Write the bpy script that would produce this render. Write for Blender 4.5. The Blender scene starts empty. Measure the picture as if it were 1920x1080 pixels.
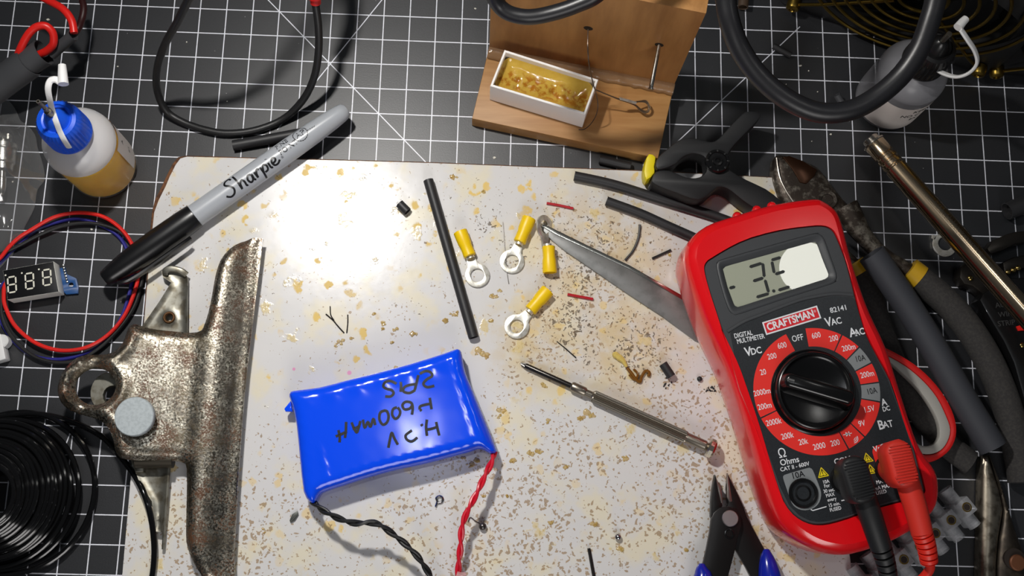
import bpy, math, random
from mathutils import Vector, Matrix, Quaternion
from mathutils.geometry import tessellate_polygon

S = 0.001                      # everything below is written in millimetres
SC = bpy.context.scene
COL = SC.collection

# ------------------------------------------------------------------ camera
FPX = 2046.75
RM = Matrix(((0.9991081316745789, 0.025093474020279512, 0.03395966406379452),
             (0.031963645584475536, -0.9749882178846958, -0.21994613055695045),
             (0.027591059832530126, 0.22083544223611073, -0.9749207356855731)))
CAM = Vector((-13.926, -111.464, 492.08))
cd = bpy.data.cameras.new('camera')
cam = bpy.data.objects.new('camera', cd)
COL.objects.link(cam)
cd.sensor_fit = 'HORIZONTAL'
cd.sensor_width = 36.0
cd.lens = FPX / 1920 * 36.0
cd.clip_start = 0.01
cd.clip_end = 50
m3 = Matrix((RM[0], -RM[1], -RM[2])).transposed()
cam.matrix_world = Matrix.Translation(CAM * S) @ m3.to_4x4()
SC.camera = cam


def W(px, py, z=0.0):
    """the point of the level plane z (mm) that the photograph shows at this pixel"""
    d = RM.transposed() @ Vector(((px - 960) / FPX, (py - 540) / FPX, 1))
    return CAM + d * ((z - CAM.z) / d.z)


ZB = 5.0                       # top of the white board above the mat
# ------------------------------------------------------------------ world, lamps, exposure
world = bpy.data.worlds.new('world')
SC.world = world
world.use_nodes = True
world.node_tree.nodes['Background'].inputs[0].default_value = (0.80, 0.90, 1.0, 1)
world.node_tree.nodes['Background'].inputs[1].default_value = 0.04


def mirror_spot(px, py, h, z=ZB):
    r = W(px, py, z)
    v = r - CAM
    k = (h - z) / (CAM.z - z)
    return Vector((r.x + v.x * k, r.y + v.y * k, h))


def lamp(name, pos, watts, size, col, target=None, spread=180):
    ld = bpy.data.lights.new(name, 'AREA')
    ld.shape = 'DISK'
    ld.size = size * S
    ld.energy = watts
    ld.color = col
    ld.spread = math.radians(spread)
    o = bpy.data.objects.new(name, ld)
    COL.objects.link(o)
    o.location = pos * S
    t = target if target is not None else Vector((pos.x, pos.y, 0))
    o.rotation_euler = (t - pos).to_track_quat('-Z', 'Y').to_euler()
    return o


lamp('bench_lamp', mirror_spot(640, 402, 360), 1.62, 28, (1.0, 0.97, 0.925), W(1050, 2500, 0))
lamp('ceiling_lamp', mirror_spot(800, 812, 1500, 17), 0.55, 26, (0.93, 0.96, 1.0))
lamp('fill_light', Vector((100, -850, 560)), 2.8, 420, (1.0, 0.97, 0.95), Vector((0, 0, 0)))  # added soft fill, out of view, brightening upright faces on the near side
lamp('display_glare_light', mirror_spot(1512, 500, 330, 41), 0.040, 36, (1.0, 0.98, 0.94), W(1512, 500, 41))  # small added light, only there to reflect white in the meter's display
SC.view_settings.view_transform = 'Standard'
SC.view_settings.look = 'None'
SC.view_settings.exposure = 0.0
SC.view_settings.gamma = 1.0
SC.view_settings.use_curve_mapping = False

# ------------------------------------------------------------------ materials


def lin(c):
    r = []
    for v in c[:3]:
        v = v / 255.0
        r.append(v / 12.92 if v <= 0.04045 else ((v + 0.055) / 1.055) ** 2.4)
    return (r[0], r[1], r[2], 1.0)


MATS = {}


class NT:
    def __init__(s, name):
        s.m = bpy.data.materials.new(name)
        s.m.use_nodes = True
        s.t = s.m.node_tree
        s.b = s.t.nodes['Principled BSDF']
        s.tc = None

    def n(s, typ, **kw):
        nd = s.t.nodes.new(typ)
        for k, v in kw.items():
            setattr(nd, k, v)
        return nd

    def l(s, a, b):
        s.t.links.new(a, b)

    def coord(s):
        if s.tc is None:
            s.tc = s.n('ShaderNodeTexCoord').outputs['Object']
        return s.tc

    def noise(s, scale, detail=3, rough=0.55, vec=None):
        nd = s.n('ShaderNodeTexNoise')
        nd.inputs['Scale'].default_value = scale
        nd.inputs['Detail'].default_value = detail
        nd.inputs['Roughness'].default_value = rough
        s.l(vec or s.coord(), nd.inputs['Vector'])
        return nd.outputs['Fac']

    def vor(s, scale, feature='F1', out='Distance', vec=None, rnd=1.0):
        nd = s.n('ShaderNodeTexVoronoi', feature=feature)
        nd.inputs['Scale'].default_value = scale
        nd.inputs['Randomness'].default_value = rnd
        s.l(vec or s.coord(), nd.inputs['Vector'])
        return nd.outputs[out]

    def math(s, op, a, b=None, c=None, clamp=False):
        nd = s.n('ShaderNodeMath', operation=op)
        nd.use_clamp = clamp
        for i, v in enumerate((a, b, c)):
            if v is None:
                continue
            if isinstance(v, (int, float)):
                nd.inputs[i].default_value = v
            else:
                s.l(v, nd.inputs[i])
        return nd.outputs[0]

    def ramp(s, v, lo, hi, a=0.0, b=1.0):
        nd = s.n('ShaderNodeMapRange', interpolation_type='SMOOTHSTEP')
        s.l(v, nd.inputs[0])
        for i, x in enumerate((lo, hi, a, b)):
            nd.inputs[i + 1].default_value = x
        return nd.outputs[0]

    def mix(s, f, a, b):
        nd = s.n('ShaderNodeMix', data_type='RGBA')
        for i, v in ((0, f), (6, a), (7, b)):
            if isinstance(v, (int, float)):
                nd.inputs[i].default_value = v
            elif isinstance(v, tuple):
                nd.inputs[i].default_value = v
            else:
                s.l(v, nd.inputs[i])
        return nd.outputs[2]

    def bump(s, h, strength=0.3, dist=0.2):
        nd = s.n('ShaderNodeBump')
        nd.inputs['Strength'].default_value = strength
        nd.inputs['Distance'].default_value = dist * S
        s.l(h, nd.inputs['Height'])
        s.l(nd.outputs[0], s.b.inputs['Normal'])


def mat(name, col, rough=0.5, metal=0.0, col2=None, scale=200, lo=0.4, hi=0.65, bump=0, bscale=800,
        trans=0, ior=1.5, coat=0, alpha=1, emit=0, rough2=None, spec=None):
    if name in MATS:
        return MATS[name]
    t = NT(name)
    b = t.b
    b.inputs['Base Color'].default_value = lin(col)
    b.inputs['Roughness'].default_value = rough
    b.inputs['Metallic'].default_value = metal
    b.inputs['IOR'].default_value = ior
    b.inputs['Transmission Weight'].default_value = trans
    b.inputs['Coat Weight'].default_value = coat
    b.inputs['Coat Roughness'].default_value = 0.08
    b.inputs['Alpha'].default_value = alpha
    if spec is not None:
        b.inputs['Specular IOR Level'].default_value = spec
    if emit:
        b.inputs['Emission Color'].default_value = lin(col)
        b.inputs['Emission Strength'].default_value = emit
    if col2:
        f = t.ramp(t.noise(scale), lo, hi)
        t.l(t.mix(f, lin(col), lin(col2)), b.inputs['Base Color'])
        if rough2 is not None:
            t.l(t.ramp(t.noise(scale), lo, hi, rough, rough2), b.inputs['Roughness'])
    if bump:
        t.bump(t.noise(bscale, 4), bump, 0.2)
    MATS[name] = t.m
    return t.m


# ------------------------------------------------------------------ objects
ORG = {}


def thing(name, label, cat, loc=(0, 0, 0), group=None):
    o = bpy.data.objects.new(name, None)
    COL.objects.link(o)
    o.empty_display_size = 0.005
    o.location = Vector(loc) * S
    o['label'] = label
    o['category'] = cat
    if group:
        o['group'] = group
    ORG[o] = Vector(loc)
    return o


def tag(o, label=None, cat=None, group=None, kind=None):
    for k, v in (('label', label), ('category', cat), ('group', group), ('kind', kind)):
        if v:
            o[k] = v
    return o


def copy_thing(o, label, loc, rotz, parent=None, group=None):
    c = o.copy()
    COL.objects.link(c)
    if parent:
        c.parent = parent
    else:
        c['label'] = label
        c.location = Vector(loc) * S
        c.rotation_euler = (0, 0, rotz)
        if group:
            c['group'] = group
    for ch in list(o.children):
        copy_thing(ch, None, None, None, c)
    return c


def cr(pts, n=6, closed=False):
    """Catmull-Rom through the points (any dimension)"""
    P = [Vector(p) for p in pts]
    N = len(P)
    out = []
    rng = range(N) if closed else range(N - 1)
    for i in rng:
        if closed:
            a, b, c, d = P[i - 1], P[i], P[(i + 1) % N], P[(i + 2) % N]
        else:
            a = P[max(i - 1, 0)]
            b = P[i]
            c = P[i + 1]
            d = P[min(i + 2, N - 1)]
        for k in range(n):
            t = k / n
            out.append(0.5 * ((2 * b) + (c - a) * t + (2 * a - 5 * b + 4 * c - d) * t * t + (3 * b - a - 3 * c + d) * t ** 3))
    if not closed:
        out.append(P[-1])
    return out


def area2(p):
    return sum(p[i - 1][0] * p[i][1] - p[i][0] * p[i - 1][1] for i in range(len(p))) / 2


def ccw(p):
    p = [Vector((v[0], v[1])) for v in p]
    return p if area2(p) > 0 else p[::-1]


def inset(p, d):
    """move a CCW loop inwards by d"""
    if abs(d) < 1e-9:
        return list(p)
    n = len(p)
    out = []
    for i in range(n):
        a, b, c = p[i - 1], p[i], p[(i + 1) % n]
        e1 = (b - a)
        e2 = (c - b)
        e1 = e1.normalized() if e1.length > 1e-9 else e2.normalized()
        e2 = e2.normalized() if e2.length > 1e-9 else e1
        n1 = Vector((-e1.y, e1.x))
        n2 = Vector((-e2.y, e2.x))
        m = n1 + n2
        if m.length < 1e-6:
            m = n1
        m = m.normalized()
        k = max(0.35, m.dot(n1))
        out.append(b + m * (d / k))
    return out


def rrect(w, h, r, n=5):
    out = []
    r = min(r, w / 2 - 1e-3, h / 2 - 1e-3)
    for cx, cy, a0 in ((w / 2 - r, h / 2 - r, 0), (-w / 2 + r, h / 2 - r, 90), (-w / 2 + r, -h / 2 + r, 180), (w / 2 - r, -h / 2 + r, 270)):
        for k in range(n + 1):
            a = math.radians(a0 + 90 * k / n)
            out.append(Vector((cx + r * math.cos(a), cy + r * math.sin(a))))
    return out


def circ(cx, cy, r, n=24, ry=None):
    ry = r if ry is None else ry
    return [Vector((cx + r * math.cos(2 * math.pi * k / n), cy + ry * math.sin(2 * math.pi * k / n))) for k in range(n)]


def outl(pix, z, n=0):
    """closed outline from pixels on the plane z -> CCW xy loop"""
    p = [W(x, y, z).to_2d() for x, y in pix]
    if n:
        p = cr(p, n, True)
    return ccw(p)


class M:
    """collects shapes into one mesh"""

    def __init__(s):
        s.v = []
        s.f = []

    def add(s, vs, fs):
        o = len(s.v)
        s.v += [Vector(v) for v in vs]
        s.f += [tuple(i + o for i in f) for f in fs]

    def prism(s, loop, levels, holes=(), mtx=None, cap0=True, cap1=True):
        """levels: (z, inset) from bottom to top"""
        L = [ccw(loop)]
        H = [ccw(h) for h in holes]
        vs, fs = [], []
        rings = []
        for z, d in levels:
            rr = []
            for k, lp in enumerate(L + H):
                q = inset(lp, d if k == 0 else -d)
                rr.append((len(vs), q))
                vs += [Vector((a.x, a.y, z)) for a in q]
            rings.append(rr)
        for i in range(len(levels) - 1):
            for k in range(len(L + H)):
                o0, q = rings[i][k]
                o1, _ = rings[i + 1][k]
                n = len(q)
                for j in range(n):
                    j2 = (j + 1) % n
                    fq = (o0 + j, o0 + j2, o1 + j2, o1 + j)
                    fs.append(fq if k == 0 else fq[::-1])
        for which, do in ((0, cap0), (-1, cap1)):
            if not do:
                continue
            rr = rings[which]
            if not H:
                o, q = rr[0]
                if len(q) > 4 or True:
                    polys = [[Vector((a.x, a.y, 0)) for a in q]]
                    idx = list(range(o, o + len(q)))
            else:
                polys = [[Vector((a.x, a.y, 0)) for a in q] for _, q in rr]
                idx = []
                for o, q in rr:
                    idx += list(range(o, o + len(q)))
            for tri in tessellate_polygon(polys):
                t = [idx[i] for i in tri]
                a, b, c = (vs[i] for i in t)
                up = (b - a).cross(c - a).z > 0
                if up != (which == -1):
                    t = t[::-1]
                fs.append(tuple(t))
        if mtx:
            vs = [mtx @ v for v in vs]
        s.add(vs, fs)
        return s

    def slab(s, loop, z0, z1, bev=0.0, holes=(), mtx=None, low=None):
        bl = bev if low is None else low
        lv = []
        if bl:
            lv += [(z0, bl), (z0 + bl * 0.3, bl * 0.3), (z0 + bl, 0)]
        else:
            lv += [(z0, 0)]
        if bev:
            lv += [(z1 - bev, 0), (z1 - bev * 0.3, bev * 0.3), (z1, bev)]
        else:
            lv += [(z1, 0)]
        return s.prism(loop, lv, holes, mtx)

    def box(s, cx, cy, z0, w, h, d, rot=0, bev=0.2, r=0.3):
        mt = Matrix.Translation((cx, cy, 0)) @ Matrix.Rotation(rot, 4, 'Z')
        return s.slab(rrect(w, h, r, 2), z0, z0 + d, bev, mtx=mt)

    def tube(s, path, r, seg=10, flat=1.0, caps=True, up=None, closed=False, inner=None):
        P = [Vector(p) for p in path]
        n = len(P)
        R = r if isinstance(r, (list, tuple)) else [r] * n
        tang = []
        for i in range(n):
            if closed:
                d = P[(i + 1) % n] - P[i - 1]
            else:
                d = P[min(i + 1, n - 1)] - P[max(i - 1, 0)]
            tang.append(d.normalized() if d.length > 1e-9 else Vector((1, 0, 0)))
        z = Vector(up) if up else Vector((0, 0, 1))
        side = tang[0].cross(z)
        if side.length < 1e-3:
            side = tang[0].cross(Vector((0, 1, 0)))
        side.normalize()
        vs, fs = [], []
        for i in range(n):
            if up:
                sd = tang[i].cross(z)
                if sd.length > 1e-4:
                    side = sd.normalized()
            elif i:
                q = tang[i - 1].rotation_difference(tang[i])
                side = q @ side
                side = (side - tang[i] * side.dot(tang[i])).normalized()
            u = side.cross(tang[i]).normalized()
            for k in range(seg):
                a = 2 * math.pi * k / seg
                vs.append(P[i] + side * (R[i] * math.cos(a)) + u * (R[i] * flat * math.sin(a)))
        m = n if closed else n - 1
        for i in range(m):
            i2 = (i + 1) % n
            for k in range(seg):
                k2 = (k + 1) % seg
                fs.append((i * seg + k, i * seg + k2, i2 * seg + k2, i2 * seg + k))
        if caps and not closed:
            fs.append(tuple(range(seg))[::-1])
            fs.append(tuple((n - 1) * seg + k for k in range(seg)))
        s.add(vs, fs)
        return s

    def hollow(s, path, r, wall=0.35, seg=14, ends=(1, 1), depth=2.5):
        """tube with an open bore showing at its ends"""
        P = [Vector(p) for p in path]
        s.tube(P, r, seg, caps=False)
        for e, (i, j) in zip(ends, ((0, 1), (-1, -2))):
            d = (P[j] - P[i]).normalized()
            a, b = P[i], P[i] + d * depth
            side = d.cross(Vector((0, 0, 1)))
            if side.length < 1e-3:
                side = Vector((1, 0, 0))
            side.normalize()
            u = side.cross(d)
            vs = []
            for c, rr in ((a, r), (a, r - wall), (b, r - wall)):
                for k in range(seg):
                    t = 2 * math.pi * k / seg
                    vs.append(c + side * rr * math.cos(t) + u * rr * math.sin(t))
            fs = []
            for q in (0, 1):
                for k in range(seg):
                    k2 = (k + 1) % seg
                    fs.append((q * seg + k, (q + 1) * seg + k, (q + 1) * seg + k2, q * seg + k2))
            fs.append(tuple(2 * seg + k for k in range(seg)))
            s.add(vs, fs)
        return s

    def lathe(s, prof, base, axis=(0, 0, 1), seg=32, rib=0, ribd=0, ribz=None):
        ax = Vector(axis).normalized()
        q = Vector((0, 0, 1)).rotation_difference(ax)
        b = Vector(base)
        vs, fs = [], []
        for r, h in prof:
            for k in range(seg):
                a = 2 * math.pi * k / seg
                rr = r
                if rib and ribz and ribz[0] <= h <= ribz[1]:
                    rr = r + ribd * (1 if k % 2 else -1) * 0.5
                vs.append(b + q @ Vector((rr * math.cos(a), rr * math.sin(a), h)))
        n = len(prof)
        for i in range(n - 1):
            for k in range(seg):
                k2 = (k + 1) % seg
                fs.append((i * seg + k, i * seg + k2, (i + 1) * seg + k2, (i + 1) * seg + k))
        if prof[0][0] > 1e-6:
            fs.append(tuple(range(seg))[::-1])
        if prof[-1][0] > 1e-6:
            fs.append(tuple((n - 1) * seg + k for k in range(seg)))
        s.add(vs, fs)
        return s

    def ball(s, c, r, sz=1.0, seg=14):
        pr = []
        n = seg // 2
        for i in range(n + 1):
            a = math.pi * i / n - math.pi / 2
            pr.append((max(r * math.cos(a), 1e-5 if i in (0, n) else 0), r * sz * math.sin(a)))
        return s.lathe(pr, c, (0, 0, 1), seg)

    def grid(s, fn, nu, nv, closed_u=False):
        vs = [fn(i, j) for i in range(nu) for j in range(nv)]
        fs = []
        for i in range(nu if closed_u else nu - 1):
            for j in range(nv - 1):
                i2 = (i + 1) % nu
                fs.append((i * nv + j, i2 * nv + j, i2 * nv + j + 1, i * nv + j + 1))
        s.add(vs, fs)
        return s

    def stroke(s, pts, w, zf, n=5):
        """flat pen stroke lying on the height function zf(x, y)"""
        p = cr([Vector((a[0], a[1])) for a in pts], n) if n else [Vector((a[0], a[1])) for a in pts]
        vs, fs = [], []
        for i in range(len(p)):
            d = p[min(i + 1, len(p) - 1)] - p[max(i - 1, 0)]
            d = d.normalized() if d.length > 1e-9 else Vector((1, 0))
            nn = Vector((-d.y, d.x)) * w / 2
            for q in (p[i] + nn, p[i] - nn):
                vs.append(Vector((q.x, q.y, zf(q.x, q.y))))
        for i in range(len(p) - 1):
            fs.append((2 * i, 2 * i + 1, 2 * i + 3, 2 * i + 2))
        s.add(vs, fs)
        return s

    def text(s, body, pos, size, rot=0.0, sx=1.0, shear=0.0, align='CENTER', fn=None, bold=0.0, mtx=None):
        cu = bpy.data.curves.new('t', 'FONT')
        cu.body = body
        cu.size = size
        cu.align_x = align
        cu.align_y = 'CENTER'
        cu.shear = shear
        cu.offset = bold
        cu.resolution_u = 3
        o = bpy.data.objects.new('t', cu)
        me = bpy.data.meshes.new_from_object(o)
        mt = mtx or (Matrix.Translation(pos or (0, 0, 0)) @ Matrix.Rotation(rot, 4, "Z"))
        vs = []
        for v in me.vertices:
            c = Vector((v.co.x * sx, v.co.y, 0))
            vs.append(fn(c) if fn else mt @ c)
        s.add(vs, [tuple(p.vertices) for p in me.polygons])
        bpy.data.objects.remove(o)
        bpy.data.curves.remove(cu)
        bpy.data.meshes.remove(me)
        return s

    def build(s, name, material, parent=None, smooth=35, label=None, cat=None, group=None, kind=None):
        if parent is not None:
            o0 = ORG[parent]
        else:
            xs = [v.x for v in s.v]
            ys = [v.y for v in s.v]
            o0 = Vector(((min(xs) + max(xs)) / 2, (min(ys) + max(ys)) / 2, min(v.z for v in s.v)))
        me = bpy.data.meshes.new(name)
        me.from_pydata([(v - o0) * S for v in s.v], [], s.f)
        me.materials.append(material)
        if smooth:
            me.polygons.foreach_set('use_smooth', [True] * len(me.polygons))
            me.set_sharp_from_angle(angle=math.radians(smooth))
        me.update()
        o = bpy.data.objects.new(name, me)
        COL.objects.link(o)
        if parent is not None:
            o.parent = parent
        else:
            o.location = o0 * S
        ORG[o] = o0
        tag(o, label, cat, group, kind)
        return o


def zs(v, z):
    return Vector((v[0], v[1], z))


def path(pix, n=6, closed=False):
    """pixels with heights (x, y, z) -> smooth 3D path"""
    return cr([W(*p) for p in pix], n, closed)


from mathutils.geometry import delaunay_2d_cdt


def inside(p, lp):
    c = False
    n = len(lp)
    for i in range(n):
        a, b = lp[i - 1], lp[i]
        if (a.y > p.y) != (b.y > p.y) and p.x < (b.x - a.x) * (p.y - a.y) / (b.y - a.y) + a.x:
            c = not c
    return c


def edge_dist(p, lp):
    best = 1e9
    n = len(lp)
    for i in range(n):
        a, b = lp[i - 1], lp[i]
        ab = b - a
        t = max(0, min(1, (p - a).dot(ab) / max(ab.length_squared, 1e-12)))
        best = min(best, (a + ab * t - p).length_squared)
    return math.sqrt(best)


def resample(lp, step):
    out = []
    n = len(lp)
    for i in range(n):
        a, b = lp[i], lp[(i + 1) % n]
        k = max(1, int((b - a).length / step + 0.5))
        out += [a + (b - a) * (j / k) for j in range(k)]
    return out


def plate(m, loop, ftop, fbot, step=2.0, holes=()):
    """sheet or cushion with the given outline; ftop / fbot(p, d): height, d = distance to the edge"""
    loops = [resample(ccw(loop), step)] + [resample(ccw(h), step) for h in holes]
    vs = []
    edges = []
    for lp in loops:
        o = len(vs)
        vs += lp
        edges += [(o + i, o + (i + 1) % len(lp)) for i in range(len(lp))]
    nb = len(vs)
    xs = [v.x for v in loops[0]]
    ys = [v.y for v in loops[0]]

    def ok(p):
        return inside(p, loops[0]) and not any(inside(p, h) for h in loops[1:])

    def dist(p):
        return min(edge_dist(p, lp) for lp in loops)
    # rings close to the edge, then a hexagonal fill
    for lp, sg in [(loops[0], 1)] + [(h, -1) for h in loops[1:]]:
        for dd in (step * 0.35, step * 0.85):
            for q in inset(lp, sg * dd):
                if ok(q) and dist(q) > dd * 0.8:
                    vs.append(q)
    y = min(ys)
    row = 0
    while y < max(ys):
        x = min(xs) + (step / 2 if row % 2 else 0)
        while x < max(xs):
            q = Vector((x, y))
            if ok(q) and dist(q) > step * 1.3:
                vs.append(q)
            x += step
        y += step * 0.87
        row += 1
    ov, oe, of, *_ = delaunay_2d_cdt(vs, edges, [], 0, 1e-4)
    D = [dist(v) if True else 0 for v in ov]
    tris = []
    for f in of:
        c = sum((ov[i] for i in f), Vector((0, 0))) / len(f)
        if ok(c):
            a, b, cc = (ov[i] for i in f[:3])
            tris.append(f if (b - a).cross(cc - a) > 0 else f[::-1])
    n = len(ov)
    D = [0.0 if d < 1e-3 else d for d in D]
    V = [Vector((v.x, v.y, ftop(v, d))) for v, d in zip(ov, D)] + [Vector((v.x, v.y, fbot(v, d))) for v, d in zip(ov, D)]
    F = [tuple(t) for t in tris] + [tuple(i + n for i in t[::-1]) for t in tris]
    cnt = {}
    for t in tris:
        for i in range(3):
            e = (t[i], t[(i + 1) % 3])
            cnt[e] = cnt.get(e, 0) + 1
    for (a, b) in list(cnt):
        if (b, a) not in cnt:
            F.append((b, a, a + n, b + n))
    m.add(V, F)
    return m


def smooth01(x):
    x = max(0.0, min(1.0, x))
    return x * x * (3 - 2 * x)


def roundedge(d, R):
    """height loss of a quarter-round edge of radius R at distance d"""
    if d >= R:
        return 0.0
    return R - math.sqrt(max(0.0, R * R - (R - d) ** 2))


# shared materials
m_blk = mat('black rubber', (26, 26, 27), 0.45, bump=0.12, bscale=1200)
m_blkgloss = mat('black glossy plastic', (16, 16, 17), 0.22)
m_blkmatt = mat('black matt plastic', (24, 25, 27), 0.55, bump=0.25, bscale=2500)
m_shrink = mat('black heat shrink', (38, 38, 40), 0.5, bump=0.1, bscale=900)
m_greyshrink = mat('dark grey heat shrink', (62, 63, 66), 0.6, bump=0.15, bscale=700)
m_redwire = mat('red wire insulation', (216, 32, 26), 0.38)
m_steel = mat('bright steel', (196, 194, 188), 0.25, 1.0, col2=(160, 158, 150), scale=300)
m_tin = mat('tinned metal', (232, 230, 222), 0.38, 0.75, col2=(208, 204, 192), scale=500)
m_yellow = mat('yellow vinyl', (240, 200, 8), 0.4)
m_white = mat('white paper', (240, 239, 236), 0.6)
m_print_w = mat('white print', (222, 224, 228), 0.5)
m_print_k = mat('black ink', (12, 12, 16), 0.35)
m_milky = mat('milky nylon', (232, 232, 232), 0.4, trans=0.15)
# ================================================================== cutting mat, desk, white board
m_desk = mat('desk wood', (92, 66, 44), 0.5, col2=(70, 48, 31), scale=40)
d = M()
d.slab(rrect(1100, 800, 5), -40, -3.0, 1.0)
d.build('desk_surface', m_desk, kind='structure')

# mat: dark vinyl with a printed half-inch grid
t = NT('cutting mat vinyl')
sep = t.n('ShaderNodeSeparateXYZ')
t.l(t.coord(), sep.inputs[0])
G = 12.7 * S
GX, GY = 243.6867 * S, 134.0668 * S      # where the grid lines fall


def gridline(axis, off, half):
    a = t.math('ADD', sep.outputs[axis], off)
    a = t.math('DIVIDE', a, G)
    a = t.math('ADD', a, 0.5)
    a = t.math('FRACT', a)
    a = t.math('SUBTRACT', a, 0.5)
    a = t.math('ABSOLUTE', a)
    return t.ramp(a, half + 0.006, half - 0.006)


lx = gridline(0, GX + 100 * G, 0.0195)
ly = gridline(1, -GY + 100 * G, 0.0195)
lines = t.math('MAXIMUM', lx, ly)


def diag(p, q, half=0.24):
    """a printed construction line from p to q (mm)"""
    global lines
    d = (q - p)
    L = d.length
    d = d / L
    nx, ny = -d.y, d.x
    a = t.math('MULTIPLY', sep.outputs[0], nx)
    a = t.math('MULTIPLY_ADD', sep.outputs[1], ny, a)
    a = t.math('SUBTRACT', a, (p.x * nx + p.y * ny) * S)
    a = t.math('ABSOLUTE', a)
    f = t.ramp(a, (half + 0.08) * S, (half - 0.08) * S)
    b = t.math('MULTIPLY', sep.outputs[0], d.x)
    b = t.math('MULTIPLY_ADD', sep.outputs[1], d.y, b)
    b = t.math('SUBTRACT', b, (p.x * d.x + p.y * d.y) * S)
    i = t.math('MULTIPLY', t.math('GREATER_THAN', b, 0.0), t.math('LESS_THAN', b, L * S))
    lines = t.math('MAXIMUM', lines, t.math('MULTIPLY', f, i))


for p, q in (((498, -5), (806, 312)), ((720, -5), (520, 243)), ((1500, 50), (1268, 268)), ((134, 806), (124, 832))):
    diag(W(*p).to_2d(), W(*q).to_2d())
n1 = t.noise(900, 3)
base = t.mix(n1, lin((29, 30, 33)), lin((39, 40, 44)))
specks = t.ramp(t.vor(190), 0.045, 0.03)
base = t.mix(t.math('MULTIPLY', specks, t.ramp(t.noise(60), 0.55, 0.6)), base, lin((150, 150, 150)))
wear = t.ramp(t.noise(500, 2), 0.25, 0.45, 0.78, 1.0)
t.l(t.mix(t.math('MULTIPLY', lines, wear), base, lin((232, 234, 243))), t.b.inputs['Base Color'])
t.b.inputs['Roughness'].default_value = 0.46
t.b.inputs['Specular IOR Level'].default_value = 1.0
t.bump(t.noise(1500, 3), 0.25, 0.15)
md = M()
md.slab(rrect(640, 460, 6, 4), -3.0, 0.0, 0.3)
mt_o = md.build('cutting_mat', t.m, label='large dark grey cutting mat printed with a white square grid', cat='cutting mat')
MC = ORG[mt_o]
# the grid is written in scene coordinates: put the mat's origin there
for v in mt_o.data.vertices:
    v.co = v.co + MC * S
mt_o.location = (0, 0, 0)

# white melamine board, stained with flux, chipped at its corner
TL = [(228, 1090), (262, 700), (281, 470), (289, 398), (297, 376), (310, 350), (318, 331), (329, 309), (338, 297), (350, 293.5),
      (480, 297), (640, 300.5), (800, 305), (1000, 313), (1240, 322), (1450, 333), (1462, 345), (1500, 560), (1540, 800), (1594, 1045), (1599, 1090)]
bt = outl(TL, ZB)
lo = W(228, 1090, ZB)
t = NT('stained melamine')
wn_ = t.n('ShaderNodeTexNoise')
wn_.inputs['Scale'].default_value = 260
wn_.inputs['Detail'].default_value = 3
t.l(t.coord(), wn_.inputs['Vector'])
wm = t.n('ShaderNodeVectorMath', operation='MULTIPLY_ADD')
wm.inputs[1].default_value = (0.006, 0.006, 0.0)
t.l(wn_.outputs['Color'], wm.inputs[0])
t.l(t.coord(), wm.inputs[2])
warp = wm.outputs[0]
sep = t.n('ShaderNodeSeparateXYZ')
t.l(t.coord(), sep.inputs[0])


def blob(px, py, r, soft=0.6):
    """0..1 density around a place on the board, radius in mm"""
    c = W(px, py, ZB)
    dx = t.math('SUBTRACT', sep.outputs[0], c.x * S)
    dy = t.math('SUBTRACT', sep.outputs[1], c.y * S)
    d2 = t.math('SQRT', t.math('ADD', t.math('MULTIPLY', dx, dx), t.math('MULTIPLY', dy, dy)))
    return t.ramp(d2, r * S, r * S * (1 - soft))


def mx(*a):
    r = a[0]
    for b in a[1:]:
        r = t.math('MAXIMUM', r, b)
    return r


base = t.mix(t.noise(35, 2), lin((208, 207, 208)), lin((214, 212, 210)))
# soft yellow film
film = t.math('MULTIPLY', t.ramp(t.noise(55, 3), 0.48, 0.68), 0.55)
base = t.mix(film, base, lin((226, 214, 176)))
# warm tan film where most soldering was done
work = mx(blob(1130, 480, 52, 0.9), blob(1010, 640, 35, 0.9), blob(1180, 650, 40, 0.9))
base = t.mix(t.math('MULTIPLY', work, t.ramp(t.noise(130, 4), 0.33, 0.62, 0.15, 0.8)), base, lin((204, 182, 138)))
# orange-yellow flux dots
fl = t.vor(125, vec=warp)
dis = t.noise(260, 3)
fl = t.math('ADD', fl, t.math('MULTIPLY', t.math('SUBTRACT', dis, 0.5), 0.55))
pick = t.ramp(t.vor(125, out='Color', vec=warp), 0.38, 0.42)
fdot = t.math('MULTIPLY', t.ramp(fl, 0.30, 0.17), t.ramp(t.noise(28), 0.40, 0.55))
# tan scorch flecks, finer and denser towards the near side
fk = t.math('ADD', t.vor(500, vec=warp), t.math('MULTIPLY', t.math('SUBTRACT', t.noise(900, 3), 0.5), 0.9))
near = mx(blob(1000, 1060, 105, 0.85), blob(1350, 900, 95, 0.9), blob(400, 1080, 75, 0.8), t.math('MULTIPLY', work, 0.75))
fdot = t.math('MULTIPLY', fdot, t.math('MULTIPLY_ADD', near, -0.75, 1.0))
base = t.mix(t.math('MULTIPLY', fdot, 0.8), base, lin((228, 192, 92)))
thr = t.math('MULTIPLY_ADD', near, 0.27, 0.07)
thr = t.math('ADD', thr, t.math('MULTIPLY', t.math('SUBTRACT', t.noise(80, 3), 0.5), 0.6))
fleck = t.ramp(t.math('SUBTRACT', fk, thr), 0.05, -0.03)
base = t.mix(t.math('MULTIPLY', fleck, 0.8), base, t.mix(t.noise(160), lin((172, 140, 96)), lin((140, 120, 98))))
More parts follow.
